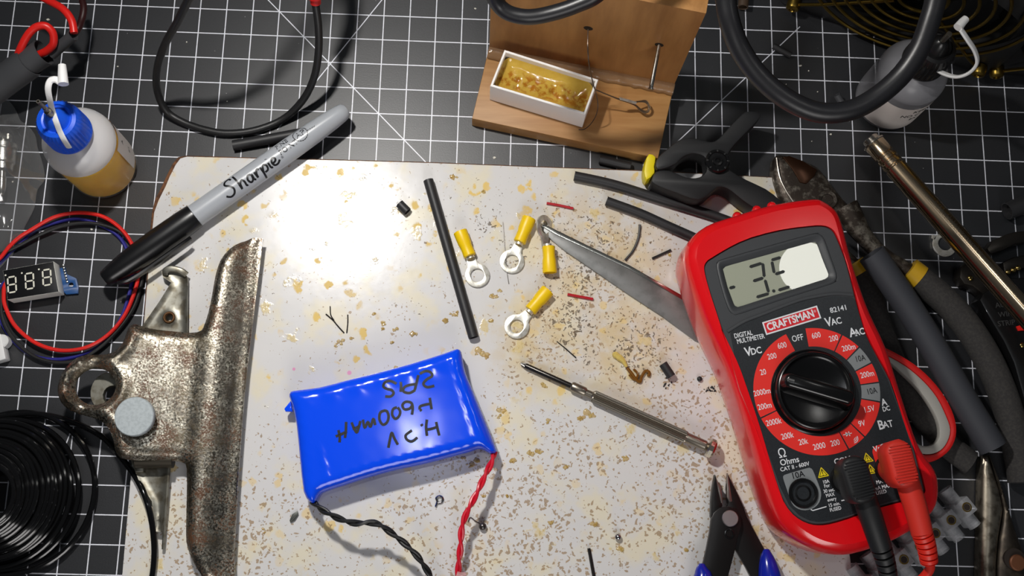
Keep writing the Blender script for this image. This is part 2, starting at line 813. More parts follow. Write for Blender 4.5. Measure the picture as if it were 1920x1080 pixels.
# grey-brown burnt crumbs
bk = t.math('ADD', t.vor(620, vec=warp), t.math('MULTIPLY', t.math('SUBTRACT', t.noise(900, 3), 0.5), 0.7))
burn = mx(t.math('MULTIPLY', blob(1120, 470, 46, 0.9), 1.0), blob(1190, 640, 34, 0.9), t.math('MULTIPLY', blob(920, 430, 40, 0.9), 0.55),
          t.math('MULTIPLY', blob(1080, 620, 30, 0.9), 0.9), t.math('MULTIPLY', blob(1300, 740, 40, 0.9), 0.4))
thr = t.math('MULTIPLY_ADD', burn, 0.40, -0.08)
thr = t.math('ADD', thr, t.math('MULTIPLY', t.math('SUBTRACT', t.noise(95, 4), 0.5), 1.15))
crumb = t.ramp(t.math('SUBTRACT', bk, thr), 0.06, -0.04)
base = t.mix(t.math('MULTIPLY', crumb, 0.8), base, t.mix(t.noise(300), lin((56, 48, 42)), lin((120, 104, 84))))
# pools of amber flux, glossy
pk = t.math('ADD', t.vor(62, vec=warp), t.math('MULTIPLY', t.math('SUBTRACT', t.noise(240, 4), 0.5), 0.75))
pool = t.math('MULTIPLY', t.ramp(pk, 0.19, 0.07), t.ramp(t.noise(21, 1), 0.46, 0.55))
base = t.mix(t.math('MULTIPLY', pool, 0.75), base, t.mix(t.noise(420), lin((202, 172, 92)), lin((226, 212, 168))))
# two pink ink marks
pink = mx(blob(655, 699, 1.3, 0.5), blob(551, 692, 0.9, 0.5))
base = t.mix(t.math('MULTIPLY', pink, 0.7), base, lin((232, 120, 180)))
t.l(base, t.b.inputs['Base Color'])
rg = t.math('MULTIPLY_ADD', t.noise(300, 3), 0.08, 0.17)
rg = t.math('SUBTRACT', rg, t.math('MULTIPLY', t.math('MAXIMUM', pool, fdot), 0.12))
t.l(rg, t.b.inputs['Roughness'])
hh = t.math('ADD', t.math('MULTIPLY', pool, t.noise(900, 3)), t.math('MULTIPLY', crumb, 0.35))
hh = t.math('ADD', hh, t.math('MULTIPLY', t.noise(350, 2), 0.10))
t.bump(hh, 0.3, 0.5)
m_board = t.m
bd = M()
bd.prism(bt, [(ZB - 0.5, 0), (ZB - 0.12, 0.0), (ZB, 0.15)])
bo = bd.build('soldering_board', m_board, label='white laminated board stained with yellow flux and burnt flecks', cat='board')
for v in bo.data.vertices:
    v.co = v.co + ORG[bo] * S
bo.location = (0, 0, 0)
ORG[bo] = Vector((0, 0, 0))
core = M()
cl = [(p[0], p[1]) for p in TL]
cl[2:9] = [(277, 466), (284, 396), (290, 372), (303, 347), (311, 329), (322, 307), (333, 293.5)]
cl[9:16] = [(348, 290.5), (480, 294.5), (640, 298), (800, 302.5), (1000, 310.5), (1240, 319.5), (1452, 331)]
core.prism(outl(cl, ZB), [(0.0, 0.2), (0.3, 0), (ZB - 0.9, 0), (ZB - 0.5, 0.25)])
core.build('fibre_core', mat('brown fibreboard', (112, 72, 42), 0.85, col2=(74, 46, 28), scale=500, bump=0.5), bo,
           label='brown fibreboard core showing at the chipped edge')
# ================================================================== left side
# ---- felt marker lying across the board's corner
mk = thing('marker_pen', 'grey felt marker with a black cap lying across the board corner', 'marker', zs(W(420, 370, ZB), ZB))
axA, axB = W(364, 406, 11.2), W(651, 204.5, 11.2)
ax = (axB - axA).normalized()
LB = (axB - axA).length
RB = 5.35
b = M()
b.lathe([(4.6, -12), (RB, -11.5), (RB, 0), (RB, LB * 0.62), (5.1, LB * 0.78), (4.6, LB * 0.9), (4.2, LB * 0.955), (3.7, LB * 0.982), (2.6, LB * 0.996), (0.9, LB), (0.01, LB)], axA, ax, 40)
b.build('barrel', mat('grey marker barrel', (168, 172, 178), 0.3), mk)
cE = W(196, 524, 11.2)
ca = (cE - axA).normalized()
LC = (cE - axA).length
c = M()
c.lathe([(RB + 0.05, -0.6), (5.75, -0.4), (5.85, 0.3), (6.1, LC * 0.12), (6.15, LC * 0.42), (5.9, LC * 0.6), (5.35, LC * 0.78), (4.5, LC * 0.92), (3.9, LC * 0.985), (3.3, LC), (0.01, LC - 0.6)], axA, ca, 40)
cap = c.build('cap', mat('black marker cap', (17, 17, 19), 0.3), mk)
c = M()
c.tube(path([(222, 531, 13), (240, 527, 13.2), (270, 509, 13.4), (300, 488, 13.4), (330, 467, 13.4), (350, 453, 13.2), (357, 448, 12.6)]), 1.05, 8, flat=1.9)
c.build('clip', MATS['black marker cap'], cap)
# printing on the barrel, wrapped round it
pen_up = Vector((-ax.y, ax.x, 0))


def on_barrel(u, v, lift=0.06):
    """u along the barrel from the cap, v round it (mm), v=0 on top"""
    r = RB if u < LB * 0.62 else (RB - (u - LB * 0.62) / (LB * 0.16) * 0.25)
    a = v / RB
    return axA + ax * u + (Vector((0, 0, 1)) * math.cos(a) + pen_up * math.sin(a)) * (r + lift)


pr = M()


def pen_stroke(pts, w):
    p = cr([Vector(q) for q in pts], 5)
    vs, fs = [], []
    for i in range(len(p)):
        d = p[min(i + 1, len(p) - 1)] - p[max(i - 1, 0)]
        d.normalize()
        n = Vector((-d.y, d.x)) * w / 2
        vs += [on_barrel(p[i].x + n.x, p[i].y + n.y), on_barrel(p[i].x - n.x, p[i].y - n.y)]
    for i in range(len(p) - 1):
        fs.append((2 * i + 1, 2 * i + 3, 2 * i + 2, 2 * i))
    pr.add(vs, fs)


U0 = 17.2
VB = -4.9
SCRIPT = [
    [(4.2, 5.2), (3.6, 6.2), (2.2, 6.0), (1.5, 4.8), (2.5, 3.6), (3.3, 2.2), (2.5, 0.7), (1.0, 0.4), (-0.2, 1.4)],
    [(5.2, 6.2), (5.5, 3.6), (5.4, 0.4), (5.9, 2.2), (6.9, 2.9), (7.4, 2.0), (7.3, 0.6), (7.8, 0.5)],
    [(10.4, 2.7), (9.3, 2.9), (8.6, 1.7), (9.1, 0.5), (10.1, 1.0), (10.6, 2.6), (10.5, 0.8), (11.0, 0.4)],
    [(11.7, 2.7), (11.8, 0.5), (12.1, 1.9), (12.9, 2.9), (13.6, 2.5)],
    [(14.2, 2.9), (14.2, 0.4), (14.0, -1.9), (14.3, 0.9), (15.3, 2.8), (16.3, 2.2), (15.9, 0.8), (14.7, 0.6)],
    [(17.2, 2.6), (17.2, 0.8), (17.8, 0.5)], [(17.2, 3.9), (17.3, 4.1)],
    [(18.3, 1.5), (19.6, 1.8), (19.9, 2.6), (19.1, 3.0), (18.3, 2.0), (18.6, 0.7), (19.8, 0.5), (21.0, 1.3)]]
for st in SCRIPT:
    pen_stroke([(U0 + x * 1.38, VB + y * 1.38) for x, y in st], 0.95)


def barrel_text(body, u, v, size, sx=1.0, bold=0.0):
    pr.text(body, None, size, sx=sx, bold=bold, fn=lambda q: on_barrel(u + q.x, v + q.y))


barrel_text('FINE', 51.0, 2.6, 3.5, 0.95, 0.06)
barrel_text('POINT', 52.6, -0.9, 3.5, 0.95, 0.06)
barrel_text('AP', 60.6, 1.3, 4.4, 0.95, 0.03)
for k in range(20):
    a0, a1 = 2 * math.pi * k / 20, 2 * math.pi * (k + 0.82) / 20
    pen_stroke([(60.6 + 3.5 * math.cos(a), 1.3 + 3.5 * math.sin(a)) for a in (a0, (a0 + a1) / 2, a1)], 0.4)
for k in range(4):
    pen_stroke([(64.2 + k * 1.1, 0.4 - k * 0.1), (65.0 + k * 1.1, 0.8 - k * 0.1)], 0.3)
barrel_text('\u00ae', 47.8, -3.0, 1.5)
pr.build('lettering', m_print_k, mk, smooth=0)

# ---- short black tube under the marker
tb = M()
tb.hollow([W(437, 273, 2.6), W(500, 262, 2.6), W(580, 247, 2.6)], 2.5, 0.5)
tb.build('tube_offcut', m_shrink, label='short black heat-shrink tube on the mat, partly under the marker', cat='tube')

# ---- dropper bottles
m_wall = mat('translucent bottle plastic', (226, 226, 226), 0.32, alpha=0.10)
m_shoulder = mat('milky bottle shoulder', (222, 222, 224), 0.32, alpha=0.62)
m_amber = mat('amber liquid', (232, 178, 24), 0.3, col2=(218, 160, 16), scale=60)
m_amber.node_tree.nodes['Principled BSDF'].inputs['Subsurface Weight'].default_value = 0.5
m_amber.node_tree.nodes['Principled BSDF'].inputs['Subsurface Radius'].default_value = (0.02, 0.01, 0.002)
m_amber.node_tree.nodes['Principled BSDF'].inputs['Subsurface Scale'].default_value = 0.6
m_label = mat('bottle label', (214, 206, 200), 0.6)


def dropper(name, label, base, cap_mat, liquid, lab_ang, wall):
    t = thing(name, label, 'bottle', base, 'dropper bottles')
    B = Vector(base)
    m = M()
    m.lathe([(0.01, 0.1), (13.5, 0.1), (15.2, 0.8), (15.8, 2.4), (15.9, 6), (15.9, 33)], B, (0, 0, 1), 48)
    m.build('bottle_body', wall, t, smooth=60)
    m = M()
    m.lathe([(15.7, 32.4), (15.9, 33), (15.4, 35.8), (13.8, 38.8), (11.4, 41.2), (9.0, 42.6), (8.4, 43.4), (8.4, 47)], B, (0, 0, 1), 48)
    m.build('bottle_shoulder', m_shoulder if liquid else wall, t, smooth=60)
    if liquid:
        m = M()
        m.lathe([(0.01, 0.8), (13.2, 0.8), (14.8, 1.6), (15.3, 3), (15.3, 30), (15.2, 30.4), (0.01, 30.4)], B, (0, 0, 1), 40)
        m.build('liquid', liquid, t)
    m = M()
    m.lathe([(9.3, 45.2), (9.9, 45.6), (9.9, 46.6), (9.7, 47.0), (9.5, 55), (9.1, 58.5), (8.0, 60.6), (6.6, 61.2), (6.2, 60.6), (5.4, 60.4), (4.8, 61.6), (3.2, 65.5), (1.8, 66.6), (0.01, 66.6)], B, (0, 0, 1), 72, 1, 0.5, (46.8, 58.6))
    m.build('screw_cap', cap_mat, t, smooth=30)
    m = M()
    a0, a1, z0, z1 = lab_ang
    for k in (0,):
        def lf(i, j):
            a = math.radians(a0 + (a1 - a0) * i / 16)
            return B + Vector((16.05 * math.cos(a), 16.05 * math.sin(a), z0 + (z1 - z0) * j / 4))
        m.grid(lf, 17, 5)
    m.build('paper_label', m_label, t)
    return t, B


CAPP = [(45, 10.2), (47, 10.0), (55, 9.7), (58.5, 9.2), (60.6, 8.2), (62, 6.2), (65.5, 3.4), (66.6, 1.9), (67, 0.0)]


def on_cap(B, px, py):
    """point just outside the cap seen at this pixel"""
    z = 80.0
    while z > 44:
        p = W(px, py, z)
        r = (p - B).to_2d().length
        for (z0, r0), (z1, r1) in zip(CAPP, CAPP[1:]):
            if z0 <= z <= z1 and r < r0 + (r1 - r0) * (z - z0) / (z1 - z0) + 0.7:
                return p
        z -= 0.2
    return W(px, py, 46)


bx, by = W(196, 314, 0).to_2d()
bt1, B1 = dropper('dropper_bottle', 'dropper bottle of amber liquid with a blue ribbed cap', (bx, by, 0.0),
                  mat('blue cap plastic', (22, 84, 214), 0.35), m_amber, (-8, 66, 7, 31), m_wall)
m = M()
m.tube([B1 + Vector((0, 0, 66)), B1 + Vector((0, 0, 70))], 1.6, 10)
m.tube([B1 + Vector((0, 0, 70)), B1 + Vector((0, 0, 73))], 1.0, 10)
m.hollow([B1 + Vector((0, 0, 72)), B1 + Vector((0, 0, 80))], 0.8, 0.3, 10)
m.build('needle', mat('dull needle steel', (120, 116, 108), 0.35, 0.9), bt1)
m = M()
m.tube(cr([on_cap(B1, x, y) for x, y in ((129, 276), (120, 262), (112, 246), (105, 228), (99, 210))] + [W(93, 186, 75), W(90, 166, 79), (W(94, 152, 80)), W(104, 149, 80), W(112, 154, 79.5)], 6), 1.35, 8, flat=0.5)
m.tube([W(119, 158, 80), W(117.5, 140, 80), W(116.5, 122, 80)], [2.1, 1.9, 1.55], 12)
m.build('cap_strap', m_milky, bt1)


def bottle_text(name, parent, B, lines, amid, r=16.12):
    m = M()
    for body, a_off, z, size in lines:
        def fn(q, a_off=a_off, z=z):
            a = math.radians(amid) + (q.x + a_off) / r
            return B + Vector((r * math.cos(a), r * math.sin(a), z + q.y))
        m.text(body, None, size, fn=fn, bold=0.03)
    return m.build(name, m_print_k, parent, smooth=0)


bottle_text('label_lettering', bt1, B1, [('A', 0, 25, 3.2), ('II I', 0, 15, 2.6)], 14)

bx, by = W(1661, 189, 0).to_2d()
bt2, B2 = dropper('dropper_bottle', 'clear dropper bottle with a black cap under the thick cable loop', (bx, by, 0.0),
                  mat('black bottle cap', (20, 20, 21), 0.3), None, (-150, -20, 4, 28), mat('frosted bottle plastic', (150, 150, 155), 0.3, alpha=0.5))
m = M()
m.tube([B2 + Vector((0, 0, 66)), B2 + Vector((0, 0, 73))], 1.2, 10)
m.build('needle', MATS['dull needle steel'], bt2)
m = M()
m.tube(path([(1736, 107, 47), (1751, 125, 52), (1770, 138, 57), (1795, 144, 62), (1818, 136, 66), (1832, 118, 70), (1828, 96, 74), (1814, 74, 78), (1802, 56, 80)]), 1.5, 8, flat=0.5)
m.tube([W(1796, 52, 80), W(1804, 42, 80), W(1811, 35, 80)], [2.0, 1.8, 1.6], 12)
m.build('cap_strap', m_milky, bt2)
bottle_text('label_lettering', bt2, B2, [('KEEP', 2.5, 24.2, 3.6), ('NO C', -1.0, 19.4, 3.6), ('EX', 2.0, 15, 3.2)], -74)

# ---- red and black leads in a heat-shrink sleeve, top left
lead = thing('sleeved_lead', 'red and black lead bent out of a thick grey heat-shrink sleeve', 'wire', zs(W(20, 150, 0), 0))
m = M()
m.hollow(path([(-40, 188, 14), (10, 150, 20), (40, 128, 24), (56, 116, 26)]), 7.0, 0.5, 24, depth=6)
m.build('sleeve', m_greyshrink, lead)
m = M()
m.hollow(path([(36, 131, 23.5), (60, 112, 26.5), (82, 98, 28.5)]), 6.2, 0.5, 24, depth=7)
m.build('inner_sleeve', m_greyshrink, lead)
m = M()
m.tube(path([(30, 118, 24), (37, 95, 31), (52, 66, 36), (68, 51, 38), (86, 49, 38), (99, 62, 36), (100, 82, 33), (88, 95, 30), (74, 102, 28)], 8), 1.75, 12)
m.build('red_wire', m_redwire, lead)
m = M()
m.tube(path([(60, -14, 30), (92, 2, 32), (118, 17, 34), (134, 38, 34), (139, 62, 33)], 8), 1.75, 12)
m.build('red_wire', m_redwire, lead)
m = M()
m.hollow([W(137, 66, 32.5), W(124, 78, 30), W(112, 88, 28), W(96, 102, 26)], 2.6, 0.4, 14)
m.build('inner_sleeve', m_greyshrink, lead)
m = M()
m.tube(path([(150, -12, 26), (157, 14, 27), (153, 38, 27), (144, 58, 28), (128, 76, 26)], 8), 1.6, 12)
m.build('black_wire', mat('dark oxblood wire', (44, 14, 14), 0.4), lead)

# ---- black test lead looping down from the top edge
cab = thing('test_lead', 'thin black cable loop hanging onto the mat above the marker', 'cable', zs(W(430, 250, 0), 0))
m = M()
m.tube(path([(470, -420, 150), (405, -140, 112), (372, -40, 92), (352, 2, 80), (331, 44, 66), (309, 84, 49), (295, 128, 32), (295, 170, 15), (312, 208, 4.5), (345, 230, 1.9), (390, 245, 1.9), (430, 250, 1.9), (480, 244, 1.9), (530, 224, 2.6),
             (566, 190, 9), (588, 148, 19), (597, 100, 30), (597, 50, 40), (591, 4, 48)], 8), 1.75, 14)
m.build('cable', m_blk, cab)
m = M()
m.tube([W(592, 6, 47.6), W(591, -4, 50)], [2.4, 2.6], 14)
m.tube(path([(590.7, -5, 50.2), (589, -40, 58), (584, -120, 72), (570, -200, 80)]), 3.35, 14)
m.tube(path([(571, -195, 79.6), (545, -330, 92), (480, -430, 110)]), 1.75, 12)
m.build('probe_boot', mat('red probe plastic', (196, 28, 26), 0.35), cab)

# ---- three-digit panel voltmeter and its wires
vm = thing('panel_voltmeter', 'tiny three-digit panel voltmeter on a blue circuit board', 'voltmeter', zs(W(60, 530, 0), 0))
ZV = 9.0
q = [W(5, 507, ZV), W(100, 490, ZV), W(110, 547, ZV), W(14, 562, ZV)]
face = ccw([p.to_2d() for p in q])
m = M()
m.slab(face, 1.8, ZV - 0.15, 0.1)
m.build('housing', mat('grey meter housing', (214, 214, 208), 0.5), vm)
m = M()
m.slab(inset(face, 0.12), ZV - 0.3, ZV, 0.05)
m.build('display_face', mat('smoked display', (20, 20, 22), 0.28), vm)
vx = (q[1] - q[0]).normalized()
vy = Vector((-vx.y, vx.x, 0))
m = M()


def seg7(m, c, w, h, segs, th, slant, xv, yv, z, gap=0.25):
    """seven-segment figure as flat hexagonal bars"""
    P = {'a': ((-w, h), (w, h)), 'g': ((-w, 0), (w, 0)), 'd': ((-w, -h), (w, -h)), 'f': ((-w, h), (-w, 0)), 'b': ((w, h), (w, 0)), 'e': ((-w, 0), (-w, -h)), 'c': ((w, 0), (w, -h))}
    for s in segs:
        a, b = (Vector(v) for v in P[s])
        d = (b - a).normalized()
        n = Vector((-d.y, d.x))
        a = a + d * gap
        b = b - d * gap
        hx = [a, a + (d + n) * th / 2, b + (n - d) * th / 2, b, b - (n + d) * th / 2, a + (d - n) * th / 2]
        vs = [Vector((0, 0, z)) + zs(c, 0) + xv * (v.x + v.y * slant) + yv * v.y for v in hx]
        m.add(vs, [(5, 4, 3, 2, 1, 0)])


for px, py in ((22.5, 533.5), (55.5, 526.8), (88, 520)):
    seg7(m, W(px, py, ZV), 1.75, 3.55, 'abcdefg', 0.72, 0.05, vx, vy, ZV + 0.06)
for px, py in ((10.5, 516), (41, 512), (73, 505)):
    m.add([zs(p, ZV + 0.06) for p in circ(W(px, py, ZV).x, W(px, py, ZV).y, 0.42, 10)], [tuple(range(10))])
m.build('digits', mat('pale display segments', (214, 212, 198), 0.5), vm, smooth=0)
m = M()
q3 = [p.to_2d() for p in q]
m.slab(ccw([q3[0] * 0.9 + q3[3] * 0.1, q3[1] * 0.9 + q3[2] * 0.1, W(121, 500, 1.6).to_2d(), W(125, 514, 1.6).to_2d(), W(143, 522, 1.6).to_2d(), W(147, 540, 1.6).to_2d(), W(146, 550, 1.6).to_2d(), W(124, 552, 1.6).to_2d(), q3[2] * 0.9 + q3[1] * 0.1, q3[3] * 0.9 + q3[0] * 0.1]), 0.3, 1.7, 0.1, holes=[circ(W(133, 534, 1.6).x, W(133, 534, 1.6).y, 1.15, 14)])
m.build('circuit_board', mat('blue circuit board', (22, 72, 128), 0.4), vm)
m = M()
for k in range(7):
    p = W(118 + k * 1.3, 497 + k * 5.2, 2.0)
    m.ball((p.x, p.y, 2.0), 0.65, 0.7, 8)
m.build('solder_joint', m_steel, vm)


def loop_wire(name, pts, z, r, material):
    m = M()
    m.tube(path([(x, y, z) for x, y in pts], 6), r, 10)
    m.build(name, material, vm)


loop_wire('red_wire', [(-14, 492), (0, 484), (17, 463), (35, 446), (57, 432), (100, 408), (143, 399), (187, 404), (220, 423), (243, 450), (258, 485), (259, 520), (248, 560), (230, 597), (200, 630), (160, 652), (113, 657), (67, 643), (30, 613), (12, 580), (7, 557), (12, 530), (40, 520)], 3.9, 0.9, m_redwire)
loop_wire('blue_wire', [(-12, 500), (0, 493), (30, 463), (67, 432), (110, 416), (150, 411), (197, 426), (228, 450), (246, 490), (248, 520), (242, 552), (230, 590), (213, 620), (187, 648), (150, 666), (110, 674), (67, 669), (33, 647), (10, 617), (-1, 590), (-2, 555), (10, 528), (40, 522)], 0.9, 0.85, mat('blue wire insulation', (40, 38, 130), 0.4))
loop_wire('black_wire', [(-12, 482), (0, 477), (33, 462), (73, 441), (117, 424), (160, 418), (200, 424), (233, 441), (262, 480), (268, 515), (257, 562), (240, 595), (213, 628), (180, 657), (143, 676), (100, 679), (60, 666), (27, 637), (8, 607), (2, 577), (6, 540), (40, 524)], 2.6, 0.85, m_blk)

# ---- white plug at the left edge
pl = thing('wire_plug', 'small white plastic wire plug at the mat edge below the voltmeter', 'plug', zs(W(2, 645, 0), 0))
m = M()
pa, pb = W(-12, 660, 5), W(6, 668, 5)
m.box(W(-4, 655, 3).x, W(-4, 655, 3).y, 0.4, 7, 12, 5.4, math.radians(18), 0.3, 0.5)
m.build('plug_body', m_milky, pl)
m = M()
cpt = W(5, 640, 4)
m.prism(circ(cpt.x, cpt.y, 3.0, 20), [(0.6, 0.3), (0.9, 0), (5.0, 0), (5.4, 0.4)], holes=[circ(cpt.x - 1.2, cpt.y, 1.1, 12)])
m.build('plug_nose', m_milky, pl)

# ---- metal connector in a clear bag
cn = thing('metal_connector', 'nickel plated connector inside the clear plastic bag', 'connector', zs(W(8, 300, 0), 0))
m = M()
ca, cb = W(7, 252, 8), W(2, 378, 8)
dv = (cb - ca).normalized()
m.lathe([(0.01, 0), (2.9, 0), (3.3, 0.4), (3.3, 3.0), (2.6, 3.2), (2.6, 4.6), (5.6, 4.8), (6.1, 5.2), (6.1, 7.2), (5.6, 7.6), (5.4, 8.2), (5.4, 14), (4.6, 14.6), (4.4, 17.5)], ca, dv, 32, 1, 0.5, (0.3, 3.1))
m.build('shell', m_steel, cn)
m = M()
m.lathe([(1.5, 17), (1.5, 21), (1.9, 21.3), (1.9, 26), (1.4, 28), (0.6, 29.5), (0.01, 29.8)], ca, dv, 16)
m.build('pin', m_steel, cn)
bag = M()
rb = random.Random(4)
BAGC = [(-40, 172), (0, 176), (20, 196), (30, 218), (42, 226), (58, 246), (62, 268), (72, 300), (76, 330), (62, 350), (56, 384), (38, 420), (18, 466), (8, 478), (-40, 492)]
lpb = outl(BAGC, 6, 3)


def bagz(p, d):
    w = 0.8 * math.sin(p.x * 0.25 + p.y * 0.17) + 0.7 * math.sin(p.x * 0.14 - p.y * 0.28 + 1.0) + 0.25 * math.sin(p.x * 0.6 + p.y * 0.45)
    cz = W(4, 310, 8)
    hump = 13.6 * math.exp(-(((p.x - cz.x) / 9) ** 2 + ((p.y - cz.y) / 21) ** 2))
    return 0.9 + min(1, d / 6) * (2.2 + w) + hump * min(1, d / 5)


plate(bag, lpb, bagz, lambda p, d: bagz(p, d) - 0.08, 1.6)
t = NT('clear bag film')
t.t.nodes.remove(t.b)
tr = t.n('ShaderNodeBsdfTransparent')
gl = t.n('ShaderNodeBsdfGlossy')
gl.inputs['Roughness'].default_value = 0.09
fr = t.n('ShaderNodeLayerWeight')
fr.inputs['Blend'].default_value = 0.5
bp = t.n('ShaderNodeBump')
bp.inputs['Strength'].default_value = 0.4
bp.inputs['Distance'].default_value = 0.0012
t.l(t.noise(70, 2), bp.inputs['Height'])
t.l(bp.outputs[0], gl.inputs['Normal'])
mxs = t.n('ShaderNodeMixShader')
t.l(t.math('MULTIPLY_ADD', t.math('POWER', fr.outputs['Facing'], 4.0), 0.4, 0.11), mxs.inputs[0])
df = t.n('ShaderNodeBsdfDiffuse')
mx0 = t.n('ShaderNodeMixShader')
mx0.inputs[0].default_value = 0.05
t.l(tr.outputs[0], mx0.inputs[1])
t.l(df.outputs[0], mx0.inputs[2])
t.l(mx0.outputs[0], mxs.inputs[1])
t.l(gl.outputs[0], mxs.inputs[2])
t.l(mxs.outputs[0], [n for n in t.t.nodes if n.type == 'OUTPUT_MATERIAL'][0].inputs[0])
bag.build('plastic_bag', t.m, smooth=80, label='crinkled clear plastic bag over a metal connector at the mat edge', cat='bag')

# ---- big steel bulldog clip
clip = thing('bulldog_clip', 'large rusty steel bulldog clip standing over the edge of the board', 'clip', zs(W(330, 740, 0), 0))
t = NT('worn nickel plate')
t.b.inputs['Metallic'].default_value = 1.0
n1 = t.noise(800, 5, 0.75)
n2 = t.noise(60, 3)
pit = t.ramp(t.math('ADD', n1, t.math('MULTIPLY', n2, 0.55)), 0.74, 0.92)
rust = t.ramp(t.math('ADD', t.noise(1300, 4, 0.7), t.math('MULTIPLY', t.noise(90, 2), 0.7)), 0.86, 1.0)
c0 = t.mix(t.ramp(t.noise(1150, 4, 0.75), 0.42, 0.58), lin((232, 226, 210)), lin((96, 90, 78)))
c0 = t.mix(t.ramp(t.noise(120, 3), 0.35, 0.7), c0, lin((132, 126, 116)))
c1 = t.mix(t.math('MULTIPLY', pit, 0.75), c0, lin((84, 74, 54)))
c2 = t.mix(rust, c1, lin((92, 62, 42)))
t.l(c2, t.b.inputs['Base Color'])
t.l(t.math('MULTIPLY_ADD', pit, 0.16, 0.30), t.b.inputs['Roughness'])
t.l(t.math('SUBTRACT', 1.0, t.math('MULTIPLY', rust, 0.8)), t.b.inputs['Metallic'])
t.bump(t.math('ADD', n1, pit), 0.25, 0.12)
m_nick = t.m
CL = [(488, 442), (470, 442), (449, 449), (428, 464), (411, 487), (402, 515), (396, 548), (389, 582), (381, 606), (374, 618), (355, 622), (330, 621), (295, 618), (270, 613), (258, 609), (246, 612), (240, 624), (232, 646), (215, 662), (195, 667),
      (170, 668), (150, 673), (130, 690), (117, 714), (114, 737), (121, 757), (138, 772), (165, 781), (190, 789), (205, 802), (214, 822), (218, 842), (224, 856), (240, 862), (280, 864), (322, 864), (340, 867), (347, 878), (347, 940), (346, 1000), (349, 1026), (360, 1054), (374, 1078), (382, 1092),
      (431, 1092), (434, 1050), (440, 930), (449, 800), (459, 690), (471, 590), (481, 510), (488, 450)]
cl_loop = outl(CL, 17, 2)
jt, jb = W(486, 450, 12).to_2d(), W(431, 1085, 12).to_2d()
jd = (jt - jb).normalized()
jn = Vector((-jd.y, jd.x))          # points left, away from the jaw's free edge
if jn.x > 0:
    jn = -jn


def clip_mid(p):
    v = (p - jb).dot(jn)
    z = 10.5 + 8.0 * math.sin(min(1.0, max(0, v) / 17.0) * math.pi * 0.5)
    z += 5.5 * smooth01((v - 16) / 60)
    z += 1.6 * (1 - smooth01(v / 5.0))
    # the jaw is a shallow trough: dips again before the body
    z -= 1.2 * math.exp(-((v - 24) / 5) ** 2)
    return z


hole = [p for p in circ(0, 0, 1, 28)]
rc = W(177, 724, 21)
ring_hole = [Vector((rc.x + p.x * 8.4, rc.y + p.y * 7.9)) for p in hole]


def clip_top(p, d):
    z = clip_mid(p)
    v = (p - jb).dot(jn)
    if v > 2.5:
        z -= 3.4 * math.exp(-(d / 1.7) ** 1.5) * smooth01((v - 2.5) / 4)
    bead = math.exp(-((d - 4.0) / 1.8) ** 2)
    if v > 46:
        z += 1.3 * bead
    return z


m = M()
plate(m, cl_loop, clip_top, lambda p, d: clip_top(p, d) - 0.9, 1.8, [ring_hole])
m.build('upper_jaw', m_nick, clip, smooth=60)
m_dullnick = mat('dull nickel plate', (150, 148, 138), 0.42, 0.85, col2=(118, 112, 98), scale=250)
LW = [(352, 640), (353, 521), (345, 510), (326, 504), (312, 501), (304, 510), (307, 521), (322, 531), (300, 566), (268, 612), (250, 640), (225, 700), (222, 800), (246, 862), (262, 902), (286, 940), (292, 996), (303, 998), (308, 960), (316, 866), (330, 800)]
lw_loop = outl(LW, 8.5, 1)
hp = W(318, 596, 8.5)
m = M()
plate(m, lw_loop, lambda p, d: 8.6 + 1.0 * math.exp(-(d / 1.2) ** 2), lambda p, d: 7.6 + 1.0 * math.exp(-(d / 1.2) ** 2), 2.0, [circ(hp.x, hp.y, 2.0, 16)])
lj = m.build('lower_jaw', m_dullnick, clip, smooth=60)
m = M()
for a, b_ in (((330, 506), (312, 502)),):
    pass
m.tube(path([(350, 516, 9.5), (338, 508, 10.5), (320, 504, 10.8), (310, 508, 10.4), (310, 516, 9.6)]), 1.5, 8, flat=0.5)
m.build('curled_lip', m_dullnick, lj)
m = M()
m.prism([p for p in circ(hp.x, hp.y, 2.9, 18)], [(9.0, 0), (9.6, 0.2), (9.9, 0.6)], holes=[circ(hp.x, hp.y, 1.5, 14)])
m.build('rivet', mat('rusty rivet', (120, 88, 60), 0.5, 0.8), lj)
m = M()
rr = W(196, 733, 14)
m.prism([Vector((rr.x + 7.0 * math.cos(a), rr.y + 8.5 * math.sin(a))) for a in [math.radians(k * 12) for k in range(30)]], [(10, 0.2), (11.2, 0), (12.4, 0.5)], holes=[circ(rr.x + 3.2, rr.y - 1.5, 3.8, 16)])
m.build('lower_ring', m_dullnick, lj)
m = M()
m.tube([W(256, 862, 13), W(325, 862, 13)], 3.6, 16)
m.build('spring_barrel', mat('spring steel', (96, 90, 80), 0.4, 0.9), clip)
m = M()
p = W(263, 879, 11)
m.box(p.x, p.y, 8, 3.6, 3.0, 4, 0, 0.3)
m.build('spring_end', m_dullnick, clip)
m = M()
m.tube([W(317, 866, 9), W(311, 950, 8.5), W(306, 1030, 7.2)], [0.9, 0.9, 0.7], 8)
m.build('edge_wire', m_dullnick, lj)

# ---- disc magnet on the clip
dz = W(252, 781, 27)
m = M()
m.lathe([(8.0, 0), (8.25, 0.3), (8.25, 2.7), (7.9, 3.1), (0.01, 3.1)], (dz.x, dz.y, 24.6), (0, 0, 1), 48)
m.build('disc_magnet', mat('matt zinc', (176, 184, 188), 0.55, 0.25, col2=(164, 172, 176), scale=700, bump=0.15, bscale=1800), label='round matt grey disc magnet sitting on the bulldog clip', cat='magnet')

